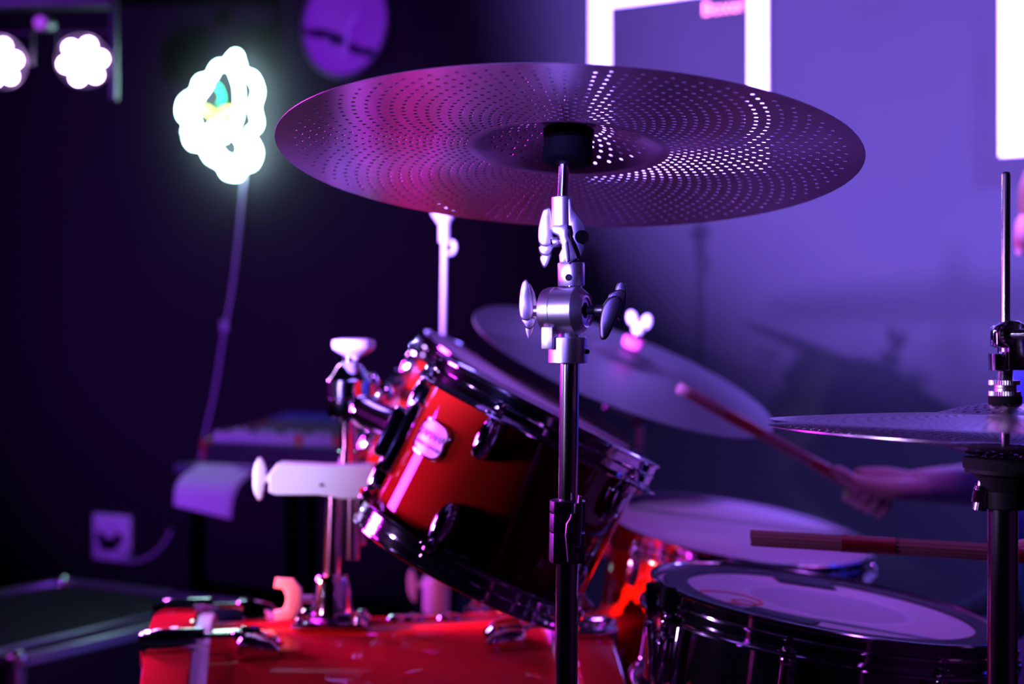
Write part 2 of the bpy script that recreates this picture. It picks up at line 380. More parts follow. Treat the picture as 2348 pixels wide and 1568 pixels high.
for x in (-.32, .32):
    for y in (-.29, .29):
        mesh_obj('corner_post', MB().box((.024, .024, hcs-.04), Matrix.Translation((x, y, hcs/2)), bev=.003), trim, fc, world=False)
        mesh_obj('corner_cap', MB().ball((x*.99, y*.99, hcs-.010), .021, 12), chrome, fc, world=False)
        mesh_obj('foot', MB().cyl((x*.9, y*.88, 0), (x*.9, y*.88, .022), .02), black_plastic, fc, world=False)

# LED light bar, upper left
can = mat('black_painted_steel', (.03, .03, .035), .5)
led = mat('violet_led', (1, 1, 1), .5, emit=(0.75, 0.42, 1.0), estr=30)
led_dim = mat('dim_magenta_lens', (.5, .1, .5), .3, emit=(.55, .12, .7), estr=.35)
bar_c = P(80, 28, 3.3); ub = (P(265, 5, 3.25) - P(0, 55, 3.35)).normalized()
bx = V((-1, .07, 0)).normalized()
lb = thing('light_bar', 'black stage light bar with LED spots at the upper left', 'stage light', Matrix.Translation((P(262, 0, 3.3).x - 1.0, 3.37, 0)))
barm = frame(P(262, 0, 3.3) + bx*.60 + V((0, 0, .006)), V((0, 0, 1)), -bx)
mesh_obj('crossbar', MB().box((1.20, .05, .045), barm, bev=.004), can, lb)
mesh_obj('end_bracket', MB().box((.012, .03, .24), Matrix.Translation(P(262, 110, 3.30)), bev=.002), can, lb)
mesh_obj('stand_pole', MB().cyl(lb.location, (lb.location.x, lb.location.y, P(0, 0, 3.3).z + .05), .017), can, lb)
for k in range(3):
    a = k*2*PI/3 + .4
    mesh_obj('leg', MB().tube([(lb.location.x, lb.location.y, .55), (lb.location.x + .45*math.cos(a), lb.location.y + .45*math.sin(a), .02)], .010), can, lb)
def par(px, py, yaw, hook=True, r=.062):
    c = P(px, py, 3.28); aim = V((math.sin(yaw), -math.cos(yaw), -.08)).normalized(); m = frame(c, aim, (1, 0, 0))
    b = mesh_obj('par_can', MB().lathe([(0, -.10), (r*.8, -.10), (r*.95, -.06), (r*1.02, 0.012), (r*.97, .012), (r*.95, -.003), (0, -.003)], m, 32), can, lb)
    for k in range(7):
        q = (0, 0) if k == 6 else (r*.62*math.cos(k*PI/3+.2), r*.62*math.sin(k*PI/3+.2))
        mesh_obj('led_lens', MB().lathe([(0, .010), (r*.20, .007), (r*.27, 0), (r*.27, -.002), (0, -.002)], m @ Matrix.Translation((q[0], q[1], 0)), 16), led, b)
    mesh_obj('yoke', MB().tube([c + V((-r*1.1, .03, 0)), c + V((-r*1.1, .03, r*1.2)), c + V((r*1.1, .03, r*1.2)), c + V((r*1.1, .03, 0))], .004, 8), can, lb)
par(191, 141, .30); par(-2, 143, .75)
c = P(93, 52, 3.28)
lz = mesh_obj('small_spot', MB().cyl(c + V((0, .06, .01)), c, .018, seg=20, bev=.002), can, lb)
mesh_obj('lens', MB().cyl(c + V((0, 0, 0)), c + V((0, -.004, 0)), .014, seg=20), led_dim, lz)
# ------------------------------------------------------------------ perforated cymbals
def perforated(name, material, R, bell_r, zfun, N, pitch, hole, N2, pitch2, r_hole=.006, seg8=8, m=None, rin=None, rout=None, thick=.0003):
    vs = []; fs = []
    def pt(r, a): vs.append((r*math.cos(a), r*math.sin(a), zfun(r))); return len(vs)-1
    def quad(*i): fs.append(i)
    def annulus(r0, r1, n, k):
        for j in range(k):
            a, b = r0 + (r1-r0)*j/k, r0 + (r1-r0)*(j+1)/k
            for i in range(n):
                t0, t1 = 2*PI*i/n, 2*PI*(i+1)/n
                quad(pt(a, t0), pt(a, t1), pt(b, t1), pt(b, t0))
    def band(r0, r1, n, ph, h):
        d = PI/n; rm = (r0+r1)/2
        for i in range(n):
            t = (2*i+ph)*d
            o = [pt(r0, t-d), pt(r0, t), pt(r0, t+d), pt(rm, t+d), pt(r1, t+d), pt(r1, t), pt(r1, t-d), pt(rm, t-d)]
            dirs = [(-1, -1), (0, -1), (1, -1), (1, 0), (1, 1), (0, 1), (-1, 1), (-1, 0)]
            c = []
            for x, y in dirs:
                q = math.hypot(x, y); c.append(pt(rm + h*y/q, t + h*x/q/rm))
            for k in range(8): quad(o[k], o[(k+1) % 8], c[(k+1) % 8], c[k])
    r0 = rin; j = 0
    while r0 + pitch <= rout + 1e-9:
        band(r0, r0+pitch, N, j % 2, hole); r0 += pitch; j += 1
    annulus(r0, R, 2*N, 4)
    r1 = bell_r*.34; j = 0; annulus(r_hole, r1, 2*N2, 3)
    while r1 + pitch2 <= bell_r*.93:
        band(r1, r1+pitch2, N2, j % 2, hole); r1 += pitch2; j += 1
    n = 2*N
    # plain strip between bell and bow
    for k in range(5):
        a, b = r1 + (rin-r1)*k/5, r1 + (rin-r1)*(k+1)/5
        for i in range(n):
            t0, t1 = 2*PI*i/n, 2*PI*(i+1)/n; quad(pt(a, t0), pt(a, t1), pt(b, t1), pt(b, t0))
    mb = MB().add(vs, fs)
    o = mesh_obj(name, mb, material, sharp=60)
    md = o.modifiers.new('thickness', 'SOLIDIFY'); md.thickness = thick; md.offset = 0
    es = o.modifiers.new('edges', 'EDGE_SPLIT'); es.split_angle = math.radians(40)
    if m is not None: o.matrix_basis = m
    return o
def prof(R, bow, br, bh):
    def z(r):
        v = bow*(1 - (r/R)**1.7)
        if r < br: v += bh*(1 - (r/br)**2)**1.15
        return v
    return z
# crash
CR = V((P(1301, 370, 1.25).x, 1.25, P(1301, 370, 1.25).z)); CRN = V((0.045, 0.143, 0.988)).normalized()
cm = frame(CR, CRN)
crash = perforated('perforated_cymbal', cym_mat, .2545, .082, prof(.2545, .012, .082, .022), 66, .0059, .0019, 30, .0072, m=cm, rin=.088, rout=.2440)
tag(crash, 'large perforated steel cymbal seen from below on the chrome stand', 'cymbal')

# front cymbal stand, chrome
A = lambda px, py, Y=1.25: P(px, py, Y)
foot = V((A(1283, 0).x, 1.25, 0))
top_up, bot_up = A(1306, 830), A(1302, 1160)
dl = (A(1296, 1568) - A(1300, 1290)).normalized()
cst = thing('cymbal_stand', 'chrome cymbal stand in front with two large wing bolts', 'cymbal stand', foot)
base_pt = V((foot.x, 1.25, 0.09))
mesh_obj('lower_tube', MB().cyl(base_pt, A(1301, 1270), .0100, seg=40), tube_chrome, cst)
mesh_obj('upper_tube', MB().cyl(A(1301, 1275), A(1306, 826), .0086, seg=40), tube_chrome, cst)
# height clamp
jm = frame(A(1301, 1216, 1.25), A(1304, 1000) - A(1300, 1300))
r_ = .0157
outl = [(r_*math.cos(a), r_*math.sin(a)) for a in [PI/8 + k*PI/4 for k in range(8)]]
outl = [(-.0155, -.006), (-.0125, -.0145), (-.004, -.0165), (.006, -.0165), (.0150, -.010), (.0158, .004), (.012, .013), (0, .0165), (-.012, .013), (-.0157, .004)]
mb = MB(); mb.prism(outl, .0265, jm @ Matrix.Translation((0, 0, -.0142)), bev=.0012)
outl2 = [(-.0155, -.006), (-.0125, -.0135), (-.0065, -.0150), (-.0045, -.011), (-.0045, .0), (.012, .0), (.0158, .004), (.012, .013), (0, .0165), (-.012, .013), (-.0157, .004)]
mb.prism(outl2, .0165, jm @ Matrix.Translation((0, 0, .0075)), bev=.0010)
mb.prism(outl, .0105, jm @ Matrix.Translation((0, 0, .0215)), bev=.0012)
clampo = mesh_obj('height_clamp', mb, satin_dark, cst)
lev = [(-.0050, -.027), (.0035, -.0272), (.0060, -.012), (.0075, .006), (.0080, .020), (.0075, .0295), (.0045, .0305), (.0038, .024), (.0012, .023), (.0008, .0155), (-.0022, .0145), (-.0032, .0105), (-.0062, .006), (-.0070, -.004), (-.0058, -.016)]
mesh_obj('clamp_lever', MB().prism(lev, .006, frame(A(1314, 1216, 1.231), (0.10, -1, 0), (1, 0, 0)), bev=.0009), satin, cst)
mesh_obj('clamp_bolt', MB().cyl(A(1322, 1262, 1.233), A(1322, 1262, 1.226), .0035, seg=6, bev=.0005), chrome, cst)
# top collar of the upper tube
cl = frame(A(1302, 803), A(1306, 600)-A(1305, 900))
mesh_obj('collar', MB().lathe([(0, -.0115), (.0165, -.0115), (.0172, -.0108), (.0172, .0108), (.0165, .0115), (0, .0115)], cl, 48), satin, cst)
mesh_obj('collar_screw', MB().cyl(A(1343, 806, 1.238), A(1347, 806, 1.235), .0022, seg=12), black_plastic, cst)
mesh_obj('locating_tab', MB().box((.0105, .008, .0195), Matrix.Translation(A(1258, 775, 1.240)) @ Matrix.Rotation(math.radians(-26), 4, 'Z'), bev=.0006), satin, cst)
mesh_obj('swivel_pin', MB().cyl(A(1303, 795), A(1305, 740), .0060, seg=24), chrome, cst)
# barrel housing
bax = V((.905, -.425, 0)).normalized(); bc = A(1290, 712)
bm_ = frame(bc, bax, (0, 0, 1))
mesh_obj('tilter_barrel', MB().lathe([(0, -.0180), (.0160, -.0180), (.0192, -.0165), (.0206, -.0125), (.0208, -.0062), (.0204, -.0058), (.0208, -.0054), (.0213, .012), (.0213, .0150), (.0205, .0165), (.0150, .0235), (.0143, .0232), (.0135, .0225), (.0115, .0228), (.0108, .0215), (.0070, .0215), (.0066, .0170), (0, .0170)], bm_, 64), satin, cst, sharp=18)
mesh_obj('barrel_foot', MB().lathe([(0, .0), (.0095, 0), (.0098, .006), (.0120, .0105), (.0150, .014), (0, .016)], frame(A(1304, 776), (0, 0, 1)), 32), satin, cst)
def pxprism(pts, Y, th, bev=.0008):
    m = frame((0, Y, HC), (0, -1, 0), (1, 0, 0)); k = Y/FPX
    return [( (x-CX)*k, -(y-CY)*k) for x, y in pts], th, m, bev
def px_wing(pieces, Y, th, material, shaft, parent):
    mb = MB()
    for k, (pts, dy) in enumerate(pieces):
        pts = [tuple(p.xy) for p in smooth_path([(x, y, 0) for x, y in pts], 3, True)]
        mb.prism(*pxprism(pts, Y + dy, th*(1 - .12*k), .0022 if k == 0 else .0014))
    mb.cyl(shaft[0], shaft[1], .0046, seg=20, bev=.0006)
    return mesh_obj('wing_bolt', mb, material, parent, sharp=50)
px_wing([([(1207, 642), (1213, 655), (1219, 685), (1223, 705), (1222, 722), (1214, 733), (1203, 735), (1194, 728), (1191, 705), (1192, 680), (1196, 655), (1201, 644)], 0),
         ([(1199, 731), (1224, 728), (1228, 738), (1223, 750), (1214, 755), (1206, 752), (1200, 742)], .002),
         ([(1207, 750), (1225, 744), (1223, 758), (1215, 775), (1211, 776), (1207, 764)], .004),
         ([(1212, 655), (1222, 664), (1230, 690), (1232, 705), (1230, 735), (1220, 745)], .007)],
        1.262, .011, satin, (bc - bax*.033, bc - bax*.012), cst)
px_wing([([(1413, 678), (1422, 684), (1424, 698), (1416, 725), (1404, 752), (1394, 772), (1386, 779), (1377, 776), (1375, 755), (1376, 730), (1381, 705), (1390, 688), (1401, 680)], 0),
         ([(1394, 688), (1398, 674), (1410, 666), (1424, 664), (1431, 672), (1430, 692), (1424, 712), (1414, 730), (1400, 700)], .003),
         ([(1411, 667), (1416, 651), (1424, 645), (1432, 648), (1436, 662), (1436, 690), (1431, 714), (1420, 735), (1412, 700)], .006)],
        1.229, .011, satin_dark, (bc + bax*.031, bc + bax*.046), cst)
mesh_obj('thread', MB().cyl(bc + bax*.016, bc + bax*.034, .0036, seg=20), black_plastic, cst)
# neck above the barrel
mesh_obj('neck', MB().lathe([(0, -.003), (.0112, -.003), (.0118, -.002), (.0118, .0165), (.0112, .0175), (0, .0175)], frame(A(1310, 648), A(1309, 500)-A(1311, 650)), 40), satin, cst)
mesh_obj('set_screw', MB().lathe([(.0018, 0), (.0030, .0), (.0032, -.0006), (.0018, -.0012)], frame(A(1304, 636, 1.2381), (-.12, -1, 0)), 16), chrome, cst)
mesh_obj('set_screw', MB().cyl(A(1304, 636, 1.2378), A(1304, 636, 1.240), .0018, seg=12), black_plastic, cst)
mesh_obj('neck_ridge', MB().cyl(A(1310, 658), A(1311, 648), .0092, seg=32), chrome, cst)
# hinge: curved tongue and cheek plate
tongue = [(1284, 604), (1282, 585), (1287, 573), (1290, 566), (1285, 556), (1284, 548), (1280, 540), (1268, 534), (1264, 525), (1268, 518), (1300, 514), (1304, 530), (1303, 540), (1311, 556), (1318, 575), (1322, 592), (1303, 604)]
mesh_obj('tilter_tongue', MB().prism(*pxprism(tongue, 1.238, .010, .0022)), satin, cst)
cheek = [(1306, 455), (1312, 478), (1325, 495), (1338, 512), (1343, 530), (1343, 550), (1336, 580), (1328, 596), (1318, 590), (1310, 560), (1303, 520), (1302, 460)]
mesh_obj('tilter_cheek', MB().prism(*pxprism(cheek, 1.248, .009, .002)), satin_dark, cst)
mesh_obj('hinge_bolt', MB().cyl(A(1335, 543, 1.2425), A(1334, 543, 1.2365), .0060, seg=24), seat_black, cst)
mesh_obj('hinge_tooth', MB().prism(*pxprism([(1293, 556), (1300, 552), (1304, 575), (1305, 598), (1299, 604), (1292, 580), (1288, 566)], 1.2325, .004, .001)), satin, cst)
mesh_obj('upper_sleeve', MB().cyl(A(1288, 527), A(1287, 451), .0088, .0088, seg=32, bev=.0008), satin, cst)
mesh_obj('tilter_rod', MB().cyl(A(1290, 460), A(1294, 362), .0050, seg=28), chrome, cst)
mesh_obj('hinge_pin', MB().cyl(A(1262, 556), A(1290, 553), .0036, seg=20), chrome, cst)
px_wing([([(1249, 480), (1261, 478), (1265, 500), (1267, 525), (1269, 545), (1268, 553), (1262, 562), (1250, 566), (1240, 562), (1235, 550), (1235, 525), (1240, 500), (1245, 484)], 0),
         ([(1238, 563), (1266, 558), (1270, 566), (1262, 582), (1254, 587), (1244, 585), (1238, 578)], .002),
         ([(1240, 586), (1264, 580), (1259, 600), (1251, 613), (1243, 608)], .004)],
        1.256, .011, satin, (A(1266, 556), A(1282, 554)), cst)
# seat under the bell, rod end, felt and wing nut on top
zt = .0325
mesh_obj('cymbal_seat', MB().lathe([(0, -.0035), (.0150, -.0035), (.0215, -.0015), (.0228, 0), (.0222, .006), (.0215, .016), (.0222, .026), (.0226, .0280), (.0210, .0290), (0, .0290)], cm, 48), seat_black, cst)
mesh_obj('top_felt', MB().cyl(CR + CRN*.0352, CR + CRN*.046, .017, seg=32, bev=.002), black_felt, cst)
mesh_obj('rod_end', MB().cyl(CR, CR + CRN*.075, .0032, seg=16), chrome, cst)
mesh_obj('wing_nut', wing(MB(), CR + CRN*.064, -CRN, (1, 0, 0), .034, .008, .007, .012), chrome, cst)
# tripod
for k in range(3):
    a = k*2*PI/3 + .5; d = V((math.cos(a), math.sin(a), 0)); f = V((foot.x, 1.25, 0))
    lg = mesh_obj('leg', MB().tube([f + V((0, 0, .40)) + d*.018, f + d*.30 + V((0, 0, .018))], .006, 12), chrome, cst)
    mesh_obj('brace', MB().tube([f + V((0, 0, .13)) + d*.018, f + d*.155 + V((0, 0, .215))], .004, 8), chrome, cst)
    mesh_obj('rubber_foot', MB().ball(f + d*.302 + V((0, 0, .014)), .014, 14), black_plastic, cst)
mesh_obj('leg_collar', MB().cyl(foot + V((0, 0, .38)), foot + V((0, 0, .43)), .020, seg=32, bev=.003), satin, cst)
mesh_obj('leg_collar', MB().cyl(foot + V((0, 0, .11)), foot + V((0, 0, .15)), .018, seg=32, bev=.003), satin, cst)

# ------------------------------------------------------------------ hi-hat
YH = 1.10; H = lambda px, py, Y=YH: P(px, py, Y)
hx = H(2305, 0).x
htop_c = H(2305, 976); hn = V((.026, .022, 1)).normalized()
top_hat = perforated('hi_hat_cymbal', hat_mat, .180, .052, prof(.180, .0095, .052, .0085), 60, .0058, .0017, 24, .0060, m=frame(htop_c, hn), rin=.058, rout=.171)
tag(top_hat, 'upper perforated hi-hat cymbal, just under the clutch', 'cymbal', 'hi-hat pair')
hbot_c = H(2305, 999); hn2 = V((.040, .012, 1)).normalized()
zf = prof(.181, .0095, .052, .0085)
bot_hat = perforated('hi_hat_cymbal', hat_mat, .181, .052, lambda r: -zf(r), 60, .0058, .0017, 24, .0060, m=frame(hbot_c, hn2), rin=.058, rout=.171)
tag(bot_hat, 'lower perforated hi-hat cymbal, upside down on the black seat', 'cymbal', 'hi-hat pair')

hs = thing('hi_hat_stand', 'chrome hi-hat stand with black cymbal seat at the right edge', 'hi-hat stand', V((H(2290, 0).x, YH, 0)))
hf = V((H(2288, 0).x, YH, 0))
mesh_obj('stand_tube', MB().cyl(hf + V((0, 0, .06)), H(2300, 1160), .0113, seg=40), tube_chrome, hs)
mesh_obj('sleeve', MB().cyl(H(2304, 1100), H(2304, 1166), .0155, seg=40, bev=.001), black_plastic, hs)
sm = frame(H(2305, 1068), hn2)
mesh_obj('seat_cup', MB().lathe([(0, -.020), (.0150, -.020), (.0185, -.016), (.0225, -.0085), (.0300, -.0060), (.0300, -.0030), (0, -.003)], sm, 48), black_plastic, hs)
mesh_obj('seat_felt', MB().lathe([(.004, -.003), (.0312, -.003), (.0318, .001), (.0312, .0055), (.004, .0055)], sm, 48), black_felt, hs)
sa, sb = H(2252, 1112), H(2245, 1150)
pts = []
for k in range(120):
    t = k/119; c = sa.lerp(sb, t); a = t*2*PI*9
    pts.append(c + V((math.cos(a)*.0052, math.sin(a)*.0052, 0)))
mesh_obj('tilt_spring', MB().tube(pts, .0008, 6), chrome, hs)
mesh_obj('tilt_screw', MB().cyl(sa + V((0, 0, .006)), sb, .0028, seg=14), tube_chrome, hs)
def knurl(mb, m, r, h, n=40):
    o = []
    for k in range(2*n):
        rr = r if k % 2 else r*.955; o.append((rr*math.cos(k*PI/n), rr*math.sin(k*PI/n)))
    return mb.prism(o, h, m)
kd = (sb - sa).normalized()
mesh_obj('tilt_knob', knurl(MB(), frame(H(2246, 1160), kd), .0056, .0065, 20), chrome, hs, sharp=20)
L = (H(2307, 392) - H(2305, 1128)).length
mesh_obj('pull_rod', MB().lathe([(0, -.02), (.0033, -.02), (.0033, L-.003), (.0028, L-.0012), (.0014, L-.0003), (0, L)], frame(H(2305, 1128), H(2307, 392) - H(2305, 1128)), 24), rod_chrome, hs)
for k in range(3):
    a = k*2*PI/3 + .2; d = V((math.cos(a), math.sin(a), 0))
    mesh_obj('leg', MB().tube([hf + V((0, 0, .42)) + d*.018, hf + d*.28 + V((0, 0, .018))], .006, 12), chrome, hs)
    mesh_obj('rubber_foot', MB().ball(hf + d*.282 + V((0, 0, .014)), .014, 14), black_plastic, hs)
mesh_obj('leg_collar', MB().cyl(hf + V((0, 0, .40)), hf + V((0, 0, .45)), .020, seg=32, bev=.003), satin, hs)
mesh_obj('pedal', MB().box((.26, .085, .012), Matrix.Translation(hf + V((.17, 0, .06))) @ Matrix.Rotation(-.25, 4, 'Y'), bev=.003), satin, hs)
mesh_obj('base_frame', MB().box((.10, .06, .04), Matrix.Translation(hf + V((0, 0, .045))), bev=.006), satin, hs)
mesh_obj('heel_plate', MB().box((.09, .085, .02), Matrix.Translation(hf + V((.33, 0, .010))), bev=.003), satin, hs)

ht = thing('hi_hat_clutch', 'chrome clutch clamped on the pull rod above the hi-hats', 'clutch', H(2305, 900))
cmx = frame(H(2305, 900), (0.0, 0, 1))
z0 = lambda py: -(py-900)/FPX*YH
cb = MB()
prof_c = [(2281, 752), (2290, 741), (2303, 735), (2322, 736), (2338, 744), (2352, 758), (2356, 790), (2352, 820), (2341, 849), (2300, 849), (2299, 808), (2298, 745)]
cb.prism(*pxprism(prof_c, YH, .026, .0020))
mesh_obj('casting', cb, tube_chrome, ht)
mesh_obj('casting_lip', MB().prism(*pxprism([(2277, 760), (2284, 746), (2296, 740), (2300, 745), (2299, 798), (2290, 797), (2278, 793)], YH-.004, .016, .0016)), chrome, ht)
mesh_obj('casting_lip', MB().prism(*pxprism([(2273, 811), (2286, 810), (2292, 816), (2299, 806), (2299, 849), (2288, 851), (2274, 849)], YH-.004, .016, .0016)), chrome, ht)
mesh_obj('clamp_screw', MB().cyl(H(2308, 766, YH-.012), H(2385, 766, YH-.030), .0042, seg=24), chrome, ht)
mesh_obj('screw_boss', MB().cyl(H(2306, 766, YH-.012), H(2318, 766, YH-.0155), .0085, seg=32, bev=.001), chrome, ht)
mesh_obj('wing_handle', wing(MB(), H(2395, 766, YH-.032), (-1, .25, 0), (0, 0, 1), .04, .010, .008), chrome, ht)
th = MB()
tp = [(0, z0(874))]
zz = z0(876)
for k in range(9): tp += [(.0062, zz), (.0054, zz + .0006)]; zz += .00115
tp += [(.006, zz), (0, zz)]
th.lathe(tp, cmx, 32)
mesh_obj('threaded_barrel', th, chrome, ht, sharp=60)
mesh_obj('knurled_nut', knurl(MB(), frame(H(2303, 877), (0, 0, 1)), .0117, .0034), satin, ht, sharp=20)
mesh_obj('nut_body', MB().lathe([(0, z0(899)), (.0085, z0(899)), (.0085, z0(890)), (.0078, z0(889)), (.0085, z0(888)), (.0085, z0(880)), (0, z0(880))], cmx, 40), satin, ht)
mesh_obj('knurled_nut', knurl(MB(), frame(H(2304, 902), (0, 0, 1)), .0119, .0034), satin, ht, sharp=20)
mesh_obj('felt_washer', MB().cyl(H(2305, 926), H(2305, 906), .0126, seg=40, bev=.001), black_felt, ht)
# ------------------------------------------------------------------ drums
def hoop_prof(R, up=1):
    p = [(R-.004, -.001), (R-.0025, .0004), (R+.0016, .0004), (R+.0032, -.0008), (R+.0030, -.0030), (R+.0008, -.0042), (R+.0006, -.0125), (R+.0020, -.0140), (R+.0022, -.0155), (R+.0008, -.0168), (R+.0008, -.0240),
         (R+.0060, -.0278), (R+.0108, -.0290), (R+.0112, -.0308), (R+.0050, -.0300), (R-.0010, -.0255), (R-.0015, -.006), (R-.004, -.0045)]
    return p
def copy_part(src, parent, mbas):
    o = src.copy(); col.objects.link(o); o.parent = parent; o.matrix_basis = mbas; return o
def drum(name, label, cat, M, R, Hh, n, phi, shell_mat, hoop_gap=.010, lug='oval', head_mat=None, key='vertical', top_mat=chrome):
    t = thing(name, label, cat, M)
    HR = R + hoop_gap
    mesh_obj('shell', MB().lathe([(R-.006, -.010), (R, -.016), (R, -Hh+.016), (R-.006, -Hh+.010)], None, 96, close=True), shell_mat, t, world=False)
    mesh_obj('batter_head', MB().lathe([(0, -.0052), (HR-.010, -.0055), (HR-.004, -.008), (HR-.003, -.020), (HR-.004, -.021), (HR-.0055, -.010), (0, -.0068)], None, 96), head_mat or head_white, t, world=False)
    mesh_obj('resonant_head', MB().lathe([(0, -Hh+.006), (HR-.008, -Hh+.006), (HR-.006, -Hh+.016), (0, -Hh+.0075)], None, 96), head_under, t, world=False)
    hp = hoop_prof(HR)
    mesh_obj('top_hoop', MB().lathe(hp, None, 128, close=True), top_mat, t, world=False)
    mesh_obj('bottom_hoop', MB().lathe([(r, -Hh - z) for r, z in hp], None, 128, close=True), top_mat, t, world=False)
    # one lug, one rod, one ear; the rest are linked copies
    lugs = [];
    def lug_mesh():
        mb = MB()
        if lug == 'oval':
            mb.lathe([(0, -.0245), (.006, -.0235), (.0100, -.017), (.0118, -.006), (.0118, .006), (.0100, .017), (.0066, .0232), (.0040, .0245), (0, .0247)], Matrix.Translation((R+.004, 0, 0)) @ Matrix.Diagonal((1.25, 1, 1, 1)), 24)
            mb.lathe([(0, 0), (.0125, 0), (.0120, .0035), (0, .0035)], Matrix.Translation((R-.001, 0, 0)) @ Matrix.Rotation(PI/2, 4, 'Y') @ Matrix.Diagonal((2.1, 1.05, 1, 1)), 28)
            mb.cyl((R+.0125, 0, .018), (R+.0125, 0, .032), .0042, .0036, seg=16, bev=.0006)
        else:
            for z in (-.030, .030):
                mb.cyl((R-.002, 0, z*.7), (R+.012, 0, z*.7), .006, .0045, seg=16, bev=.0008)
            mb.cyl((R+.013, 0, -.036), (R+.013, 0, .036), .0058, seg=20, bev=.001)
            mb.ball((R+.013, 0, .036), .0072, 16); mb.ball((R+.013, 0, -.036), .0072, 16)
        return mb
    def rod_mesh(z0, z1):
        mb = MB(); mb.cyl((R+.0135, 0, z0), (R+.0135, 0, z1), .0024, seg=12)
        mb.cyl((R+.0135, 0, z1-.0035), (R+.0135, 0, z1+.0005), .0058, seg=20, bev=.0008)
        mb.box((.0062, .0062, .009), Matrix.Translation((R+.0135, 0, z1+.005)), bev=.0008)
        mb.box((.017, .017, .0035), Matrix.Translation((R+.0125, 0, z1-.0052)), bev=.0012)
        return mb
    ztop = -.0215
    if lug == 'oval': zl = -.052; tiers = (zl, -Hh - zl)
    else: zl = -Hh/2; tiers = (zl,)
    first_l = mesh_obj('lug', lug_mesh(), chrome, t, world=False)
    first_r = mesh_obj('tension_rod', rod_mesh(zl + .02, ztop), chrome, t, world=False)
    for k in range(n):
        a = math.radians(phi + 360*k/n); rz = Matrix.Rotation(a, 4, 'Z')
        (first_r if k == 0 else copy_part(first_r, t, rz)).matrix_basis = rz
        fl = rz @ Matrix.Translation((0, 0, -Hh)) @ Matrix.Rotation(PI, 4, 'X')
        copy_part(first_r, t, fl)
        for i, zt in enumerate(tiers):
            mm = rz @ Matrix.Translation((0, 0, zt)) @ (Matrix.Rotation(PI, 4, 'X') if i else Matrix.Identity(4))
            (first_l if (k == 0 and i == 0) else copy_part(first_l, t, mm)).matrix_basis = mm
    return t

# near tom
Mt1 = frame(P(1256, 938, 1.595), (.450, .014, .893))
tom1 = drum('rack_tom', 'nearest red rack tom with an oval maker badge on its side', 'tom drum', Mt1, .127, .205, 5, -111, amber)
def surf(R, phi, z, out=0.0):    # local frame on the drum side: x around, y up the axis, z outward
    a = math.radians(phi); c = V(((R+out)*math.cos(a), (R+out)*math.sin(a), z))
    zx = V((math.cos(a), math.sin(a), 0)); yx = V((0, 0, 1)); xx = yx.cross(zx)
    m = Matrix((xx, yx, zx)).transposed().to_4x4(); m.translation = c; return m
# badge: rounded plate with pinched sides, bent around the shell
def bend(mb, R, phi, z, out):
    r = MB(); a0 = math.radians(phi)
    for p in mb.v:
        a = a0 + p.x/R; rr = R + out + p.z; r.v.append(V((rr*math.cos(a), rr*math.sin(a), z + p.y)))
    r.f = mb.f; return r
def badge_outline(sx, sy):
    o = []
    for k in range(48):
        t = 2*PI*k/48; c, s_ = math.cos(t), math.sin(t)
        x = math.copysign(abs(c)**.55, c)*sx; y = math.copysign(abs(s_)**.75, s_)*sy
        x *= 1 - .10*math.exp(-(y/(sy*.28))**2)
        o.append((x, y))
    return o
badge_m = mat('brushed_badge', (.72, .66, .72), .28, .8)
badge_d = mat('badge_letters', (.22, .16, .26), .4, .5)
bphi, bz = -141, -.083
def subdiv_prism(outl, h, n=14):
    b = bmesh.new(); vs = [b.verts.new((x, y, 0)) for x, y in outl]; b.faces.new(vs)
    xs = [p[0] for p in outl]
    for i in range(1, n):
        x = min(xs) + (max(xs)-min(xs))*i/n
        bmesh.ops.bisect_plane(b, geom=list(b.verts)+list(b.edges)+list(b.faces), plane_co=(x, 0, 0), plane_no=(1, 0, 0))
    r = bmesh.ops.extrude_face_region(b, geom=list(b.faces))
    for e in r['geom']:
        if isinstance(e, bmesh.types.BMVert): e.co.z = h
    b.verts.index_update(); mb = MB().add([v.co.copy() for v in b.verts], [tuple(v.index for v in f.verts) for f in b.faces]); b.free(); return mb
bd = mesh_obj('badge', bend(subdiv_prism(badge_outline(.0285, .0205), .0022), .127, bphi, bz, .0005), badge_m, tom1, world=False)
ring_o = badge_outline(.0285, .0205); ring_i = badge_outline(.0258, .0180)
rb = MB(); n = len(ring_o)
rb.v = [V((x, y, .0022)) for x, y in ring_o] + [V((x, y, .0034)) for x, y in [(a[0]*.985, a[1]*.985) for a in ring_o]] + [V((x, y, .0034)) for x, y in ring_i] + [V((x, y, .0022)) for x, y in ring_i]
for j in range(3):
    for k in range(n): rb.f.append((j*n+k, j*n+(k+1) % n, (j+1)*n+(k+1) % n, (j+1)*n+k))
mesh_obj('badge_rim', bend(rb, .127, bphi, bz, .0005), chrome, bd, world=False).matrix_basis = Matrix.Identity(4)
tx = text_mesh('YAMAHA', .0118, Matrix.Translation((0, .0035, .0026)), .0004)
tx = text_mesh('STAGE CUSTOM', .0062, Matrix.Translation((0, -.0082, .0026)), .0003, tx)
mesh_obj('badge_lettering', bend(tx, .127, bphi, bz, .0005), badge_d, bd, world=False, smooth=False, recalc=False)
for sx in (-1, 1):
    mb = MB().cyl((sx*.0245, 0, .002), (sx*.0245, 0, .0036), .0016, seg=12)
    mesh_obj('badge_pin', bend(mb, .127, bphi, bz, .0005), black_plastic, bd, world=False)
# mount bracket on the left side of the tom
br = surf(.127, -176, -.10, .004)
mesh_obj('mount_bracket', MB().box((.050, .085, .016), br, bev=.004).box((.036, .060, .022), br @ Matrix.Translation((0, 0, .012)), bev=.005), chrome, tom1, world=False)

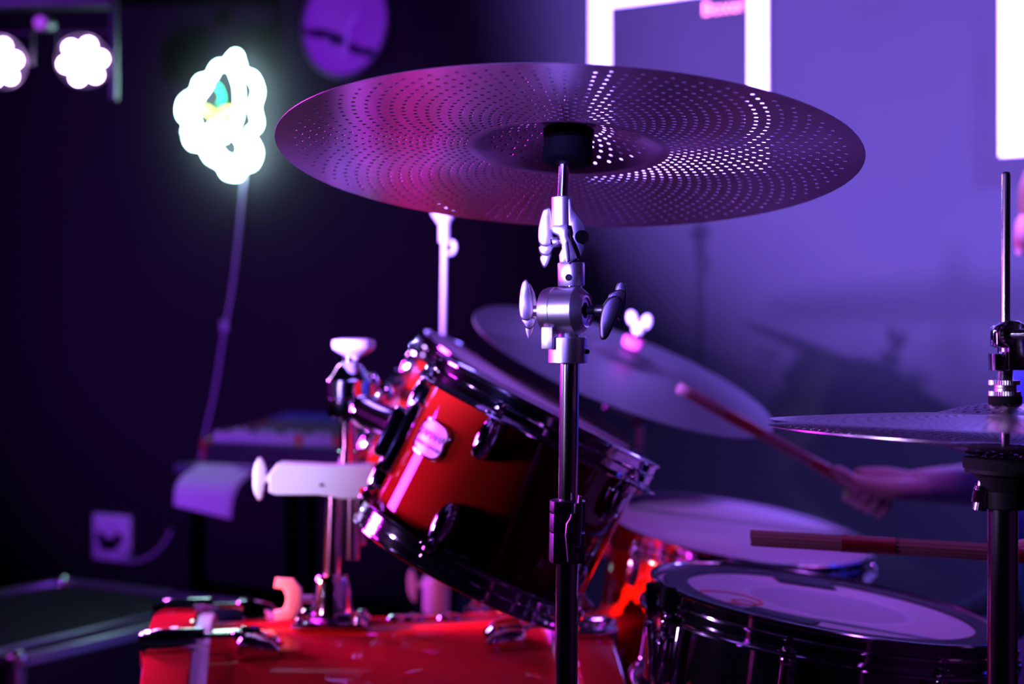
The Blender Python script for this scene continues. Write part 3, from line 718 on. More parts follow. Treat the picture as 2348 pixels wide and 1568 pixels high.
# far tom
Mt2 = frame(P(1220, 893, 2.06), (.482, -.058, .875))
tom2 = drum('rack_tom', 'far red rack tom with its white head showing, behind the nearest tom', 'tom drum', Mt2, .165, .235, 6, -120, amber)
br2 = surf(.165, -190, -.10, .004)
mesh_obj('mount_bracket', MB().box((.055, .085, .016), br2, bev=.004).box((.036, .060, .024), br2 @ Matrix.Translation((0, 0, .012)), bev=.005), chrome, tom2, world=False)

# floor tom
Mf = frame(P(1692, 1207, 2.03), (.125, -.115, .985))
ftom = drum('floor_tom', 'red floor tom with white head, behind the snare drum', 'tom drum', Mf, .178, .38, 8, -100, amber)
Mfi = Mf.inverted()
for k, a in enumerate((-150, -35, 85)):
    s_ = surf(.178, a, -.20, .006)
    mesh_obj('leg_bracket', MB().box((.035, .055, .022), s_, bev=.005), chrome, ftom, world=False)
    top = Mf @ (s_ @ V((0, .07, .018))); bt = V((top.x + .02*math.cos(math.radians(a)), top.y + .02*math.sin(math.radians(a)), .012)) 
    lg = mesh_obj('leg', MB().tube([top, bt + V((0, 0, .10)), bt], .0052, 14), chrome, ftom)
    mesh_obj('rubber_foot', MB().ball(bt, .012, 14), black_plastic, ftom)

# snare drum
Ms = frame(P(1901, 1375, 1.51), (.140, -.008, .99))
def snare_head_mat():
    m = mat('worn_snare_head', (.80, .77, .80), .6); nt = m.node_tree; b = nt.nodes['Principled BSDF']
    tc = nt.nodes.new('ShaderNodeTexCoord'); ln = nt.nodes.new('ShaderNodeVectorMath'); ln.operation = 'LENGTH'; nt.links.new(tc.outputs['Object'], ln.inputs[0])
    rp = nt.nodes.new('ShaderNodeValToRGB'); nt.links.new(ln.outputs['Value'], rp.inputs[0]); e = rp.color_ramp.elements
    e[0].position = 0; e[0].color = (.58, .52, .60, 1); e[1].position = .078; e[1].color = (.60, .54, .62, 1)
    q = e.new(.086); q.color = (.88, .85, .88, 1); q = e.new(.094); q.color = (.76, .72, .76, 1)
    n = nt.nodes.new('ShaderNodeTexNoise'); n.inputs['Scale'].default_value = 26; n.inputs['Detail'].default_value = 4; nt.links.new(tc.outputs['Object'], n.inputs['Vector'])
    mx = nt.nodes.new('ShaderNodeMix'); mx.data_type = 'RGBA'; mx.blend_type = 'MULTIPLY'; mx.inputs[0].default_value = .35
    nt.links.new(rp.outputs[0], mx.inputs[6]); nt.links.new(n.outputs['Color'], mx.inputs[7]); nt.links.new(mx.outputs[2], b.inputs['Base Color']); return m
snare = drum('snare_drum', 'chrome snare drum in the lower right with a worn white head', 'snare drum', Ms, .178, .14, 8, -113, chrome, lug='tube', head_mat=snare_head_mat())
mesh_obj('stamp', MB().lathe([(.029, 0), (.034, 0), (.034, .0004), (.029, .0004)], Matrix.Translation((-.112, -.045, -.0050)), 40, close=True)
         .lathe([(.010, 0), (.0135, 0), (.0135, .0004), (.010, .0004)], Matrix.Translation((-.100, -.060, -.0050)), 24, close=True), mat('red_print', (.75, .10, .10), .6), snare, world=False)
st = surf(.178, -158, -.075, .004)
tb = MB().box((.040, .085, .014), st, bev=.003).box((.026, .050, .016), st @ Matrix.Translation((0, .005, .014)), bev=.004)
tb.box((.010, .060, .008), st @ Matrix.Translation((.004, .012, .026)) @ Matrix.Rotation(.18, 4, 'X'), bev=.002)
mesh_obj('throw_off', tb, chrome, snare, world=False)
mesh_obj('throw_off_knob', MB().cyl(st @ V((0, .055, .012)), st @ V((0, .078, .012)), .008, seg=20, bev=.001), black_plastic, snare, world=False)
mesh_obj('vent_ring', MB().lathe([(.004, 0), (.009, 0), (.009, .002), (.004, .002)], surf(.178, -88, -.07, 0), 24, close=True), chrome, snare, world=False)
# muffle ring lying on the snare head
rg = thing('muffle_ring', 'dark ring-shaped damper lying on the snare head', 'drum damper', Ms @ Matrix.Translation((0, 0, -.0046)))
mesh_obj('ring', MB().lathe([(.150, 0), (.176, 0), (.176, .0010), (.150, .0010)], None, 96, close=True), ring_dark, rg, world=False)
for a, w_, dpt in ((90, .066, .046), (-122, .070, .030)):
    m = Matrix.Rotation(math.radians(a), 4, 'Z') @ Matrix.Translation((.152 - dpt/2, 0, .0009))
    mesh_obj('tab', MB().box((dpt, w_, .0012), m, bev=.0003), ring_dark, rg, world=False)
# snare stand
ss0 = Ms @ V((0, 0, -.17)); ss = thing('snare_stand', 'chrome tripod stand carrying the snare drum', 'drum stand', V((ss0.x, ss0.y, 0)))
f = V((ss0.x, ss0.y, 0))
mesh_obj('centre_tube', MB().cyl(f + V((0, 0, .12)), f + V((0, 0, ss0.z - .02)), .011), tube_chrome, ss)
for k in range(3):
    a = math.radians(30 + 120*k); e = Ms @ V((.192*math.cos(a), .192*math.sin(a), -.165)); e2 = Ms @ V((.2*math.cos(a), .2*math.sin(a), -.125))
    mesh_obj('basket_arm', MB().tube([f + V((0, 0, ss0.z-.03)), e, e2], .005, 10), chrome, ss)
    mesh_obj('arm_grip', MB().tube([e - V((0, 0, .003)), e2], .0085, 12), black_plastic, ss)
    d = V((math.cos(a), math.sin(a), 0))
    mesh_obj('leg', MB().tube([f + V((0, 0, .33)) + d*.015, f + d*.24 + V((0, 0, .015))], .006, 10), chrome, ss)
    mesh_obj('rubber_foot', MB().ball(f + d*.242 + V((0, 0, .012)), .012, 12), black_plastic, ss)
mesh_obj('leg_collar', MB().cyl(f + V((0, 0, .31)), f + V((0, 0, .35)), .018, bev=.003), chrome, ss)
# small clip-on microphone at the snare's left rim
cp = P(1546, 1366, 1.44)
mc = thing('clip_microphone', 'small black clip-on microphone at the left rim of the snare', 'microphone', cp)
mesh_obj('capsule', MB().ball(cp, .0085, 20, (1, 1.1, 1)), black_plastic, mc)
hold = P(1520, 1345, 1.47)
mesh_obj('gooseneck', MB().tube(smooth_path([cp, P(1530, 1352, 1.45), P(1512, 1340, 1.47), P(1500, 1355, 1.49)], 5), .0035, 10), black_plastic, mc)
mesh_obj('clip', MB().box((.018, .016, .034), Matrix.Translation(P(1500, 1372, 1.495)), bev=.003), black_plastic, mc)

# ------------------------------------------------------------------ bass drum
al = math.radians(9); U = V((-math.cos(al), -math.sin(al), 0)); BC = V((-.168, 1.785, .320))
Mb = frame(BC, U, (0, 0, 1)); RB = .280
bass = thing('bass_drum', 'large glossy red bass drum lying on its side at the bottom', 'bass drum', Mb)
mesh_obj('shell', MB().lathe([(RB-.008, -.212), (RB, -.212), (RB, .212), (RB-.008, .212)], None, 128, close=True), amber_bass, bass, world=False)
for s_, nm in ((1, 'front_head'), (-1, 'rear_head')):
    mesh_obj(nm, MB().lathe([(0, s_*.216), (RB-.004, s_*.216), (RB+.002, s_*.213), (0, s_*.214)], None, 96), head_white if s_ < 0 else black_plastic, bass, world=False)
    mesh_obj('head_ring', MB().lathe([(RB+.001, s_*.203), (RB+.0095, s_*.203), (RB+.0105, s_*.206), (RB+.0105, s_*.221), (RB+.001, s_*.222)], None, 128, close=True), white_metal, bass, world=False)
    mesh_obj('hoop', MB().lathe([(RB-.001, s_*.2225), (RB+.0125, s_*.2225), (RB+.0145, s_*.225), (RB+.0145, s_*.272), (RB+.0125, s_*.275), (RB-.001, s_*.275)], None, 128, close=True), amber_bass, bass, world=False)
def bass_claw():
    mb = MB(); r = RB + .0145
    ol = [(-.018, .281), (-.021, .262), (-.019, .235), (-.012, .216), (.012, .216), (.019, .235), (.021, .262), (.018, .281)]
    # plate over the hoop (y across, z along)
    m = Matrix(((0, 0, 1, r+.0045), (1, 0, 0, 0), (0, 1, 0, 0), (0, 0, 0, 1)))
    mb.prism(ol, .009, m, bev=.0025)
    mb.box((.030, .034, .006), Matrix.Translation((r-.006, 0, .2795)), bev=.002)
    mb.lathe([(0, .208), (.0085, .208), (.0095, .214), (.0095, .262), (.008, .270), (0, .272)], Matrix.Translation((r+.009, 0, 0)), 20)
    mb.box((.006, .006, .012), Matrix.Translation((r+.009, 0, .277)), bev=.0008)
    return mb
def bass_rod(): return MB().cyl((RB+.0225, 0, .150), (RB+.0225, 0, .235), .0034, seg=14)
def bass_lug():
    mb = MB(); pts = [(.122, 0), (.122, .014), (.132, .024), (.150, .029), (.166, .029), (.170, .024), (.170, 0)]
    m = Matrix(((0, 1, 0, RB-.002), (0, 0, 1, 0), (1, 0, 0, 0), (0, 0, 0, 1)))
    mb.prism(pts, .034, m, bev=.004); mb.cyl((RB+.0225, 0, .165), (RB+.0225, 0, .176), .006, seg=18, bev=.001); return mb
parts = [('claw', bass_claw()), ('tension_rod', bass_rod()), ('lug', bass_lug())]
for nm, mb in parts:
    first = mesh_obj(nm, mb, chrome, bass, world=False)
    k0 = True
    for s_ in (1, -1):
        for k in range(10):
            a = math.radians(-18.5 + 36*k); mm = Matrix.Rotation(a, 4, 'Z') @ (Matrix.Identity(4) if s_ > 0 else Matrix.Rotation(PI, 4, 'X'))
            if k0: first.matrix_basis = mm; k0 = False
            else: copy_part(first, bass, mm)
for px in (912, 945, 1030):
    c = P(px, 1420, 1.80); loc = Mb.inverted() @ c; m = frame((RB*math.cos(.02), RB*math.sin(.02), loc.z), (1, .02, 0), (0, 0, 1))
    mesh_obj('vent_cap', MB().lathe([(0, .007), (.010, .006), (.015, .003), (.016, 0), (0, 0)], m, 24), chrome, bass, world=False)
for s_ in (1, -1):
    base = Mb @ Matrix.Rotation(s_*math.radians(112), 4, 'Z') @ V((RB, 0, .12))
    out = base + V((-.16, s_*.10 if base.y > BC.y else -.10, 0)); out.z = .012
    mesh_obj('spur', MB().tube([base, out], .007, 12), chrome, bass)
    mesh_obj('spur_bracket', MB().ball(base, .022, 16), chrome, bass)

# ------------------------------------------------------------------ tom mount on the bass drum
YM = 1.765; T = lambda px, py, Y=YM: P(px, py, Y)
tmz = BC.z + RB
tm = thing('tom_mount', 'double tom holder post with pale clamp standing on the bass drum', 'tom holder', V((T(760, 0).x, YM, tmz)))
pb = V((T(760, 0).x, YM, tmz + .002))
mesh_obj('base_plate', MB().box((.090, .070, .008), Matrix.Translation(pb + V((0, 0, .001))), bev=.003).lathe([(0, .004), (.037, .004), (.0375, .011), (.034, .015), (0, .015)], Matrix.Translation(pb), 8), chrome, tm)
for x in (-.036, .036):
    for y in (-.026, .026): mesh_obj('bolt', MB().lathe([(0, .0075), (.0048, .006), (.0062, .001), (.0062, -.002), (0, -.002)], Matrix.Translation(pb + V((x, y, .005))), 14), chrome, tm)
mesh_obj('post_socket', MB().lathe([(0, .010), (.0270, .010), (.0262, .018), (.0215, .052), (.0200, .058), (.0185, .060), (0, .060)], Matrix.Translation(pb), 40), chrome, tm)
mesh_obj('wing_screw', MB().prism([(-.019, -.026), (.002, -.0245), (.012, -.013), (.0135, 0), (.012, .013), (.002, .0245), (-.019, .026), (-.021, .014), (-.010, .012), (-.006, .004), (-.006, -.004), (-.010, -.012), (-.021, -.014)], .008, frame(T(668, 1373, YM-.02), (0, -1, 0.1), (1, 0, 0)), bev=.0015).cyl(T(680, 1373, YM-.02), T(720, 1373, YM-.01), .005), white_metal, tm)
mesh_obj('post', MB().cyl(pb + V((0, 0, .05)), T(768, 1120), .0112, seg=36), tube_chrome, tm)
mesh_obj('arm_tube', MB().cyl(T(808, 1282), T(808, 1100), .0088, seg=32, bev=.001), tube_chrome, tm)
mesh_obj('arm_tube', MB().cyl(T(828, 1248, YM+.03), T(828, 1120, YM+.03), .006, seg=32, bev=.001), tube_chrome, tm)
# clamp body seen from the side: block with chamfered left end
cb = MB(); k = YM/FPX
cb.prism([((x-CX)*k, -(y-CY)*k) for x, y in [(625, 1082), (644, 1058), (700, 1060), (760, 1063), (855, 1062), (870, 1075), (872, 1128), (850, 1136), (790, 1138), (760, 1132), (735, 1129), (640, 1129), (625, 1123)]], .040, frame((0, YM-.008, HC), (0, -1, 0), (1, 0, 0)), bev=.0015)
mesh_obj('clamp', cb, white_metal, tm, sharp=14)
mesh_obj('clamp_bolt', MB().cyl(T(736, 1112, YM-.0275), T(736, 1112, YM-.0305), .002, seg=12), black_plastic, tm)
wb = MB(); wing(wb, T(594, 1097, YM-.01), (1, 0, 0), (.0, .05, 1), .052, .0155, .011, .014)
wb.cyl(T(604, 1097, YM-.01), T(630, 1097, YM-.01), .0042, seg=16)
mesh_obj('wing_bolt', wb, white_metal, tm)
# column above the clamp
ax = T(803, 1065)
def col_lathe(name, pts, m_, cx=803):
    o = T(cx, 1065); return mesh_obj(name, MB().lathe([(r/2*k, -(y-1065)*k) for r, y in pts], Matrix.Translation(o), 40), m_, tm)
col_lathe('column', [(0, 1070), (46, 1070), (46, 1034), (36, 1032), (36, 958), (0, 958)], chrome, 797)
col_lathe('cup', [(0, 966), (56, 966), (62, 958), (98, 956), (104, 950), (104, 915), (101, 913), (104, 911), (104, 878), (0, 878)], chrome, 800)
col_lathe('cone', [(0, 880), (108, 880), (108, 872), (86, 862), (60, 840), (40, 832), (30, 830), (30, 812), (0, 812)], chrome, 802)
col_lathe('top_screw', [(0, 826), (22, 826), (30, 818), (70, 808), (94, 800), (100, 790), (96, 780), (60, 776), (0, 778)], white_metal, 811)
mesh_obj('wing_stub', MB().ball(T(850, 880, YM+.01), .011, 16, (1, 1, 1.4)), chrome, tm)
# arms to the two toms
bA = Mt1 @ (br @ V((0, 0, .024))); a0 = T(812, 905)
mesh_obj('tom_arm', MB().cyl(T(842, 945, 1.70), P(928, 988, 1.60), .0185, seg=36, bev=.002), chrome, tm)
mesh_obj('tom_arm', MB().tube([T(812, 960), T(838, 955, 1.72), T(848, 950, 1.69)], .008, 16), chrome, tm)
mesh_obj('ball_joint', MB().ball(T(838, 944, 1.705), .021, 24), chrome, tm)
bB = Mt2 @ (br2 @ V((0, 0, .022)))
mesh_obj('tom_arm', MB().tube([T(820, 930), V((T(850, 0).x, 1.83, .87)), bB], .0095, 16), chrome, tm)
mesh_obj('ball_joint', MB().ball(T(877, 905, 1.85), .016, 24), chrome, tm)
# ------------------------------------------------------------------ second cymbal on its stand, behind the toms
C2 = P(1430, 843, 2.30); n2 = V((.33, -.235, .915)).normalized(); m2 = frame(C2, n2)
zb = prof(.256, .020, .065, .014)
vs = [(0, zb(0))] + [(.256*j/60, zb(.256*j/60)) for j in range(1, 61)]
# tiny dimples in rings
mbr = MB().lathe([(.006, zb(.006))] + vs[2:] + [(.2565, -.0012), (.254, -.0016)] + [(r, z - .0016) for r, z in reversed(vs[2:-1])] + [(.006, zb(.006)-.0016)], None, 128, close=True)
ride = mesh_obj('practice_cymbal', mbr, ride_mat, None, sharp=50); ride.matrix_basis = m2
tag(ride, 'large grey-violet cymbal with pink felt, tilted behind the toms and struck by a stick', 'cymbal')
def dimple(m):
    nt = m.node_tree; b = nt.nodes['Principled BSDF']; tc = nt.nodes.new('ShaderNodeTexCoord')
    v = nt.nodes.new('ShaderNodeTexVoronoi'); v.inputs['Scale'].default_value = 170; nt.links.new(tc.outputs['Object'], v.inputs['Vector'])
    r = nt.nodes.new('ShaderNodeMapRange'); r.inputs[1].default_value = .12; r.inputs[2].default_value = .3; nt.links.new(v.outputs['Distance'], r.inputs[0])
    bp = nt.nodes.new('ShaderNodeBump'); bp.inputs['Strength'].default_value = .35; bp.inputs['Distance'].default_value = .0008
    nt.links.new(r.outputs[0], bp.inputs['Height']); nt.links.new(bp.outputs[0], b.inputs['Normal'])
dimple(ride_mat)
f2 = V((C2.x + .05, C2.y + .26, 0))
cs2 = thing('cymbal_stand', 'chrome stand under the grey-violet cymbal, with pink felt and wing nut', 'cymbal stand', f2)
piv = C2 - n2*.07
mesh_obj('lower_tube', MB().cyl(f2 + V((0, 0, .10)), f2 + V((0, 0, .60)), .0125), tube_chrome, cs2)
mesh_obj('upper_tube', MB().cyl(f2 + V((0, 0, .58)), V((f2.x, f2.y, piv.z - .03)), .0095), tube_chrome, cs2)
mesh_obj('height_clamp', MB().cyl(f2 + V((0, 0, .56)), f2 + V((0, 0, .62)), .017, bev=.003), satin_dark, cs2)
mesh_obj('boom', MB().cyl(V((f2.x, f2.y, piv.z-.03)), piv, .007), tube_chrome, cs2)
mesh_obj('tilter', MB().ball(V((f2.x, f2.y, piv.z-.03)), .02, 20), satin_dark, cs2)
mesh_obj('tilter', MB().cyl(C2 - n2*.075, C2 - n2*.01, .009, bev=.002), satin_dark, cs2)
mesh_obj('rod', MB().cyl(C2 - n2*.02, C2 + n2*.085, .0035), chrome, cs2)
mesh_obj('felt', MB().lathe([(.004, .036), (.015, .036), (.0172, .041), (.0172, .049), (.0145, .053), (.004, .053)], m2, 32), pink_felt, cs2)
wnm = MB(); c = C2 + n2*.073
wnm.cyl(c - n2*.012, c + n2*.006, .0095, bev=.002)
for s_ in (-1, 1):
    wnm.ball((0, 0, 0), .0085, 18, (1, .6, 1.45), frame(c + V((s_*.0115, 0, .010 - s_*.003)), (s_*.25, 0, 1), (1, 0, 0)))
mesh_obj('wing_nut', wnm, white_metal, cs2)
for k in range(3):
    a = k*2*PI/3 + 1.1; d = V((math.cos(a), math.sin(a), 0))
    mesh_obj('leg', MB().tube([f2 + V((0, 0, .42)) + d*.018, f2 + d*.22 + V((0, 0, .018))], .006, 10), chrome, cs2)
    mesh_obj('rubber_foot', MB().ball(f2 + d*.222 + V((0, 0, .014)), .014, 12), black_plastic, cs2)

# slim straight stand left of it (its top reaches behind the front cymbal)
YS = 2.42; Q = lambda px, py, Y=YS: P(px, py, Y)
f3 = V((Q(1003, 0).x, YS, 0))
s3 = thing('cymbal_stand', 'slim pale stand rising behind the front cymbal, left of the toms', 'cymbal stand', f3)
mesh_obj('lower_tube', MB().cyl(f3 + V((0, 0, .08)), Q(1008, 1300), .0125), tube_chrome, s3)
mesh_obj('upper_tube', MB().cyl(Q(1008, 1310), Q(1019, 555), .0042), white_metal, s3)
mesh_obj('top_sleeve', MB().cyl(Q(1019, 556), Q(1019, 470), .0085, bev=.001), white_metal, s3)
mesh_obj('top_cup', MB().lathe([(0, 0), (.009, 0), (.020, .016), (.021, .022), (0, .024)], Matrix.Translation(Q(1018, 514)), 28), white_metal, s3)
mesh_obj('hook', MB().tube(smooth_path([Q(1016, 555), Q(1038, 555), Q(1042, 568), Q(1036, 580), Q(1016, 579)], 4), .0032, 10), white_metal, s3)
mesh_obj('tube_joint', MB().lathe([(0, 0), (.020, 0), (.0225, .006), (.0235, .05), (.0225, .062), (0, .064)], Matrix.Translation(Q(1000, 1405)), 32), white_metal, s3)
mesh_obj('joint_wing', wing(MB(), Q(945, 1342), (1, 0, .1), (.25, 0, 1), .055, .016, .012, .022), white_metal, s3)
for k in range(3):
    a = k*2*PI/3 + .3; d = V((math.cos(a), math.sin(a), 0))
    mesh_obj('leg', MB().tube([f3 + V((0, 0, .40)) + d*.018, f3 + d*.28 + V((0, 0, .018))], .006, 10), chrome, s3)
    mesh_obj('rubber_foot', MB().ball(f3 + d*.282 + V((0, 0, .014)), .014, 12), black_plastic, s3)
mesh_obj('leg_collar', MB().cyl(f3 + V((0, 0, .38)), f3 + V((0, 0, .43)), .022, bev=.003), satin, s3)

# ------------------------------------------------------------------ table, mixer, paper
tl = P(398, 1062, 3.42); tz = tl.z
tw, td = .80, .44
cT = V((tl.x, tl.y, 0)) + WD*(tw/2) - WN*(td/2)
tmx = WM.copy(); tmx = Matrix((WD, -WN, V((0, 0, 1)))).transposed().to_4x4(); tmx.translation = V((cT.x, cT.y, 0))
tb = thing('side_table', 'dark low side table under the mixer, left of the drums', 'table', tmx)
table_mat = mat('dark_table_top', (.10, .11, .14), .35)
mesh_obj('tabletop', MB().box((tw, td, .022), Matrix.Translation((0, 0, tz-.011)), bev=.003), table_mat, tb, world=False)
for x in (-1, 1):
    for y in (-1, 1): mesh_obj('leg', MB().box((.03, .03, tz-.022), Matrix.Translation((x*(tw/2-.04), y*(td/2-.04), (tz-.022)/2)), bev=.002), seat_black, tb, world=False)
mx = thing('audio_mixer', 'black audio mixer with rows of pale and red knobs on the side table', 'mixer', tmx @ Matrix.Translation((-.10, -.02, tz)) )
tilt = Matrix.Translation((0, -.17, .042)) @ Matrix.Rotation(math.radians(9), 4, 'X')
panel_mat = mat('mixer_panel', (.10, .14, .16), .35)
mesh_obj('body', MB().prism([(-.17, 0), (.17, 0), (.17, .098), (.15, .100), (-.17, .046)], .46, Matrix(((0, 0, 1, 0), (1, 0, 0, 0), (0, 1, 0, 0), (0, 0, 0, 1))), bev=.003), can, mx, world=False)
mesh_obj('panel', MB().box((.44, .315, .004), tilt @ Matrix.Translation((0, .165, .008)), bev=.001), panel_mat, mx, world=False)
mesh_obj('side_cheek', MB().box((.012, .34, .05), tilt @ Matrix.Translation((-.234, .168, -.010)), bev=.003), mat('red_plastic', (.45, .02, .03), .4), mx, world=False)
mesh_obj('side_cheek', MB().box((.012, .34, .05), tilt @ Matrix.Translation((.234, .168, -.010)), bev=.003), MATS['red_plastic'], mx, world=False)
kc = {'p': mat('pale_knob', (.70, .60, .75), .4), 'r': mat('red_knob', (.8, .04, .06), .4), 'd': mat('dark_knob', (.05, .05, .07), .4), 'b': mat('blue_knob', (.03, .10, .45), .4), 'o': mat('brown_knob', (.16, .06, .04), .4)}
km = MB().lathe([(0, .016), (.0045, .016), (.0055, .014), (.0068, .002), (.0068, 0), (0, 0)], None, 14)
kobj = {}
def knob(x, y, c, s=1.0):
    mm = tilt @ Matrix.Translation((x, y, .010)) @ Matrix.Scale(s, 4)
    if c not in kobj: kobj[c] = mesh_obj('knob', km, kc[c], mx, world=False); kobj[c].matrix_basis = mm
    else: copy_part(kobj[c], mx, mm)
random.seed(3)
for i in range(16):
    x = -.205 + .0273*i
    for j in range(9):
        c = 'b' if j >= 6 else ('o' if j in (4, 5) else 'd')
        if j == 0: c = 'p' if i not in (9, 13) else 'r'
        if j == 1: c = 'p' if i % 3 else 'd'
        knob(x, .025 + .034*j, c, 1.35 if j < 2 else .9)
# paper sheet curling over the table edge
pm = MB(); nx, ny = 8, 12
e0, e1 = P(452, 1068, 3.37), P(590, 1076, 3.31); d0, d1 = P(400, 1158, 3.24), P(530, 1190, 3.20)
for j in range(ny+1):
    t = j/ny
    for i in range(nx+1):
        s_ = i/nx; a = e0.lerp(e1, s_); b = d0.lerp(d1, s_)
        p = a.lerp(b, t); bow = math.sin(t*PI)*.022
        pm.v.append(p + V((-bow*.6, -bow*.9, bow*.55)))
for j in range(ny):
    for i in range(nx):
        k = j*(nx+1)+i; pm.f.append((k, k+1, k+nx+2, k+nx+1))
# part lying on the table
k0 = len(pm.v)
for i in range(nx+1):
    a = e0.lerp(e1, i/nx); pm.v.append(a - WN*.03 + V((0, 0, tz + .003 - a.z)))
for i in range(nx+1):
    a = e0.lerp(e1, i/nx); pm.v[i] = V((a.x, a.y, tz + .003))
for i in range(nx): pm.f.append((k0+i, k0+i+1, i+1, i))
po = mesh_obj('paper_sheet', pm, mat('white_paper', (.78, .76, .80), .8), None)
md = po.modifiers.new('thickness', 'SOLIDIFY'); md.thickness = .0006
tag(po, 'white paper sheet hanging over the front edge of the side table', 'paper')

# ------------------------------------------------------------------ sticks
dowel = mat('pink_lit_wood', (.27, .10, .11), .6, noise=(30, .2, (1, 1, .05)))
band_mat = mat('red_band', (.26, .006, .008), .5)
def rod_stick(label, a, b, bands):
    a, b = V(a), V(b); m = frame(a, b - a, (0, 0, 1)); Ls = (b - a).length
    t = thing('rod_stick', label, 'drumstick', m, 'bundled rod drumsticks')
    R_, r_ = .0078, .00205
    spots = [(0, 0)] + [(.0041*math.cos(k*PI/3), .0041*math.sin(k*PI/3)) for k in range(6)] + [(.0072*math.cos(k*PI/6+.2)*.86, .0072*math.sin(k*PI/6+.2)*.86) for k in range(12)]
    dm = MB().lathe([(0, 0), (r_*.8, 0), (r_, .0006), (r_, Ls-.0006), (0, Ls)], None, 8)
    first = None
    for k, (x, y) in enumerate(spots):
        mm = Matrix.Translation((x, y, random.uniform(-.0012, .0012)))
        if first is None: first = mesh_obj('dowel', dm, dowel, t, world=False); first.matrix_basis = mm
        else: copy_part(first, t, mm)
    for z0_, z1_ in bands:
        mesh_obj('band', MB().lathe([(.0070, z0_), (R_+.0008, z0_+.0006), (R_+.0008, z1_-.0006), (.0070, z1_)], None, 28), band_mat, t, world=False)
    return t
s1a, s1b = P(1556, 888, 2.02), P(2040, 1158, 2.06)
def stick_at(px0, px1, xa, xb, Ls): return ((px0-xa)/(xb-xa)*Ls, (px1-xa)/(xb-xa)*Ls)
L1 = (s1b - s1a).length
rod_stick('pinkish rod drumstick touching the grey-violet cymbal, held in the visible hand', s1a, s1b, [stick_at(1662, 1742, 1556, 2040, L1), stick_at(1858, 1942, 1556, 2040, L1)])
s2a, s2b = P(1722, 1233, 1.42), P(2600, 1286, 1.36)
L2 = (s2b - s2a).length
rod_stick('pinkish rod drumstick held level above the snare drum', s2a, s2b, [stick_at(1934, 2062, 1722, 2600, L2), stick_at(2340, 2590, 1722, 2600, L2)])
# ------------------------------------------------------------------ the drummer (seated, turned to the camera), throne
skin = mat('skin', (.48, .25, .24), .5, noise=(20, .06, (1, 1, 1)))
shirt_m = mat('blue_cotton', (.03, .12, .62), .85, bump=(60, .4, .003))
trouser_m = mat('dark_denim', (.02, .03, .09), .85, bump=(80, .3, .002))
hair_m = mat('reddish_hair', (.16, .07, .05), .6, noise=(60, .4, (1, 1, .1)), bump=(220, .8, .002))
shoe_m = mat('dark_shoe', (.02, .02, .02), .5)
pelvis = V((.86, 1.95, .58)); chest = V((.825, 1.95, .88)); neck0 = V((.825, 1.95, 1.00)); headc = V((.776, 1.94, 1.102))
def cap(mb, pts, rs):      # closed chain with round ends
    mb.tube(pts, rs, 16); mb.ball(pts[0], rs[0], 16); mb.ball(pts[-1], rs[-1], 16)
def chain(mb, ctrl, rs, n=5):
    p = smooth_path(ctrl, n); L = len(p); rr = []
    for i in range(L):
        t = i/(L-1)*(len(rs)-1); j = min(int(t), len(rs)-2); rr.append(rs[j]*(1-(t-j)) + rs[j+1]*(t-j))
    cap(mb, p, rr)
def hand(mb, S, u, n, c, wrist):
    """S stick point under the index finger, u towards the tip, n up, c thumb side"""
    u, n, c = V(u).normalized(), V(n).normalized(), V(c).normalized(); far = -c
    kn = []
    for i in range(4):
        s = S - u*(.0175*i); L = (.0205, .0215, .0205, .0185)[i]
        pts = []
        for a in (62, 25, -15, -55, -95, -130, -158):
            t = math.radians(a); pts.append(s + (far*math.cos(t) + n*math.sin(t))*L)
        kn.append(pts[0]); chain(mb, pts, [.0092, .0086, .0080, .0070], 3)
        chain(mb, [wrist + (kn[-1]-wrist)*.05, wrist.lerp(pts[0], .55) + n*.004, pts[0]], [.019, .0145, .0100], 4)
    tb_ = wrist + c*.014 - n*.004
    chain(mb, [tb_, tb_.lerp(S, .45) + c*.014 - n*.002, S + c*.0125 + u*.004 + n*.004, S + c*.0105 + u*.026 + n*.006, S + c*.0095 + u*.040 + n*.005], [.0175, .0160, .0110, .0098, .0080], 4)
def remesh(o, vox, sm=4, fac=.6):
    m = o.modifiers.new('remesh', 'REMESH'); m.mode = 'VOXEL'; m.voxel_size = vox; m.use_smooth_shade = True
    s = o.modifiers.new('smooth', 'SMOOTH'); s.iterations = sm; s.factor = fac
body = MB()
# head
tiltd = Matrix.Translation(headc) @ Matrix.Rotation(math.radians(78), 4, 'Z') @ Matrix.Rotation(math.radians(-9), 4, 'Y')
def hb(p, r, sc_): body.ball(p, r, 24, sc_, tiltd)
hb((.012, 0, .022), .1, (.98, .76, .92)); hb((-.030, 0, -.045), .058, (.98, .92, 1.15)); hb((-.060, 0, -.078), .024, (1, 1.2, .9))
hb((-.030, 0, .010), .066, (.98, .98, 1.0)); hb((-.082, 0, .020), .018, (1, 2.2, .8))
nb = MB(); chain(body, [tiltd @ V(p) for p in ((-.088, 0, .014), (-.100, 0, -.008), (-.109, 0, -.024))], [.008, .010, .0125], 3)
for s_ in (-1, 1):
    hb((-.098, s_*.010, -.028), .008, (1, 1, .8)); hb((-.066, s_*.036, -.024), .022, (1, 1, 1))
    hb((.012, s_*.078, -.008), .026, (.75, .30, 1.15))
hb((-.092, 0, -.050), .012, (.8, 1.9, .5)); hb((-.090, 0, -.060), .012, (.8, 1.7, .5))
chain(body, [neck0 + V((.01, 0, -.03)), neck0 + V((.005, 0, .03)), headc + V((.012, .02, -.05))], [.062, .054, .056])
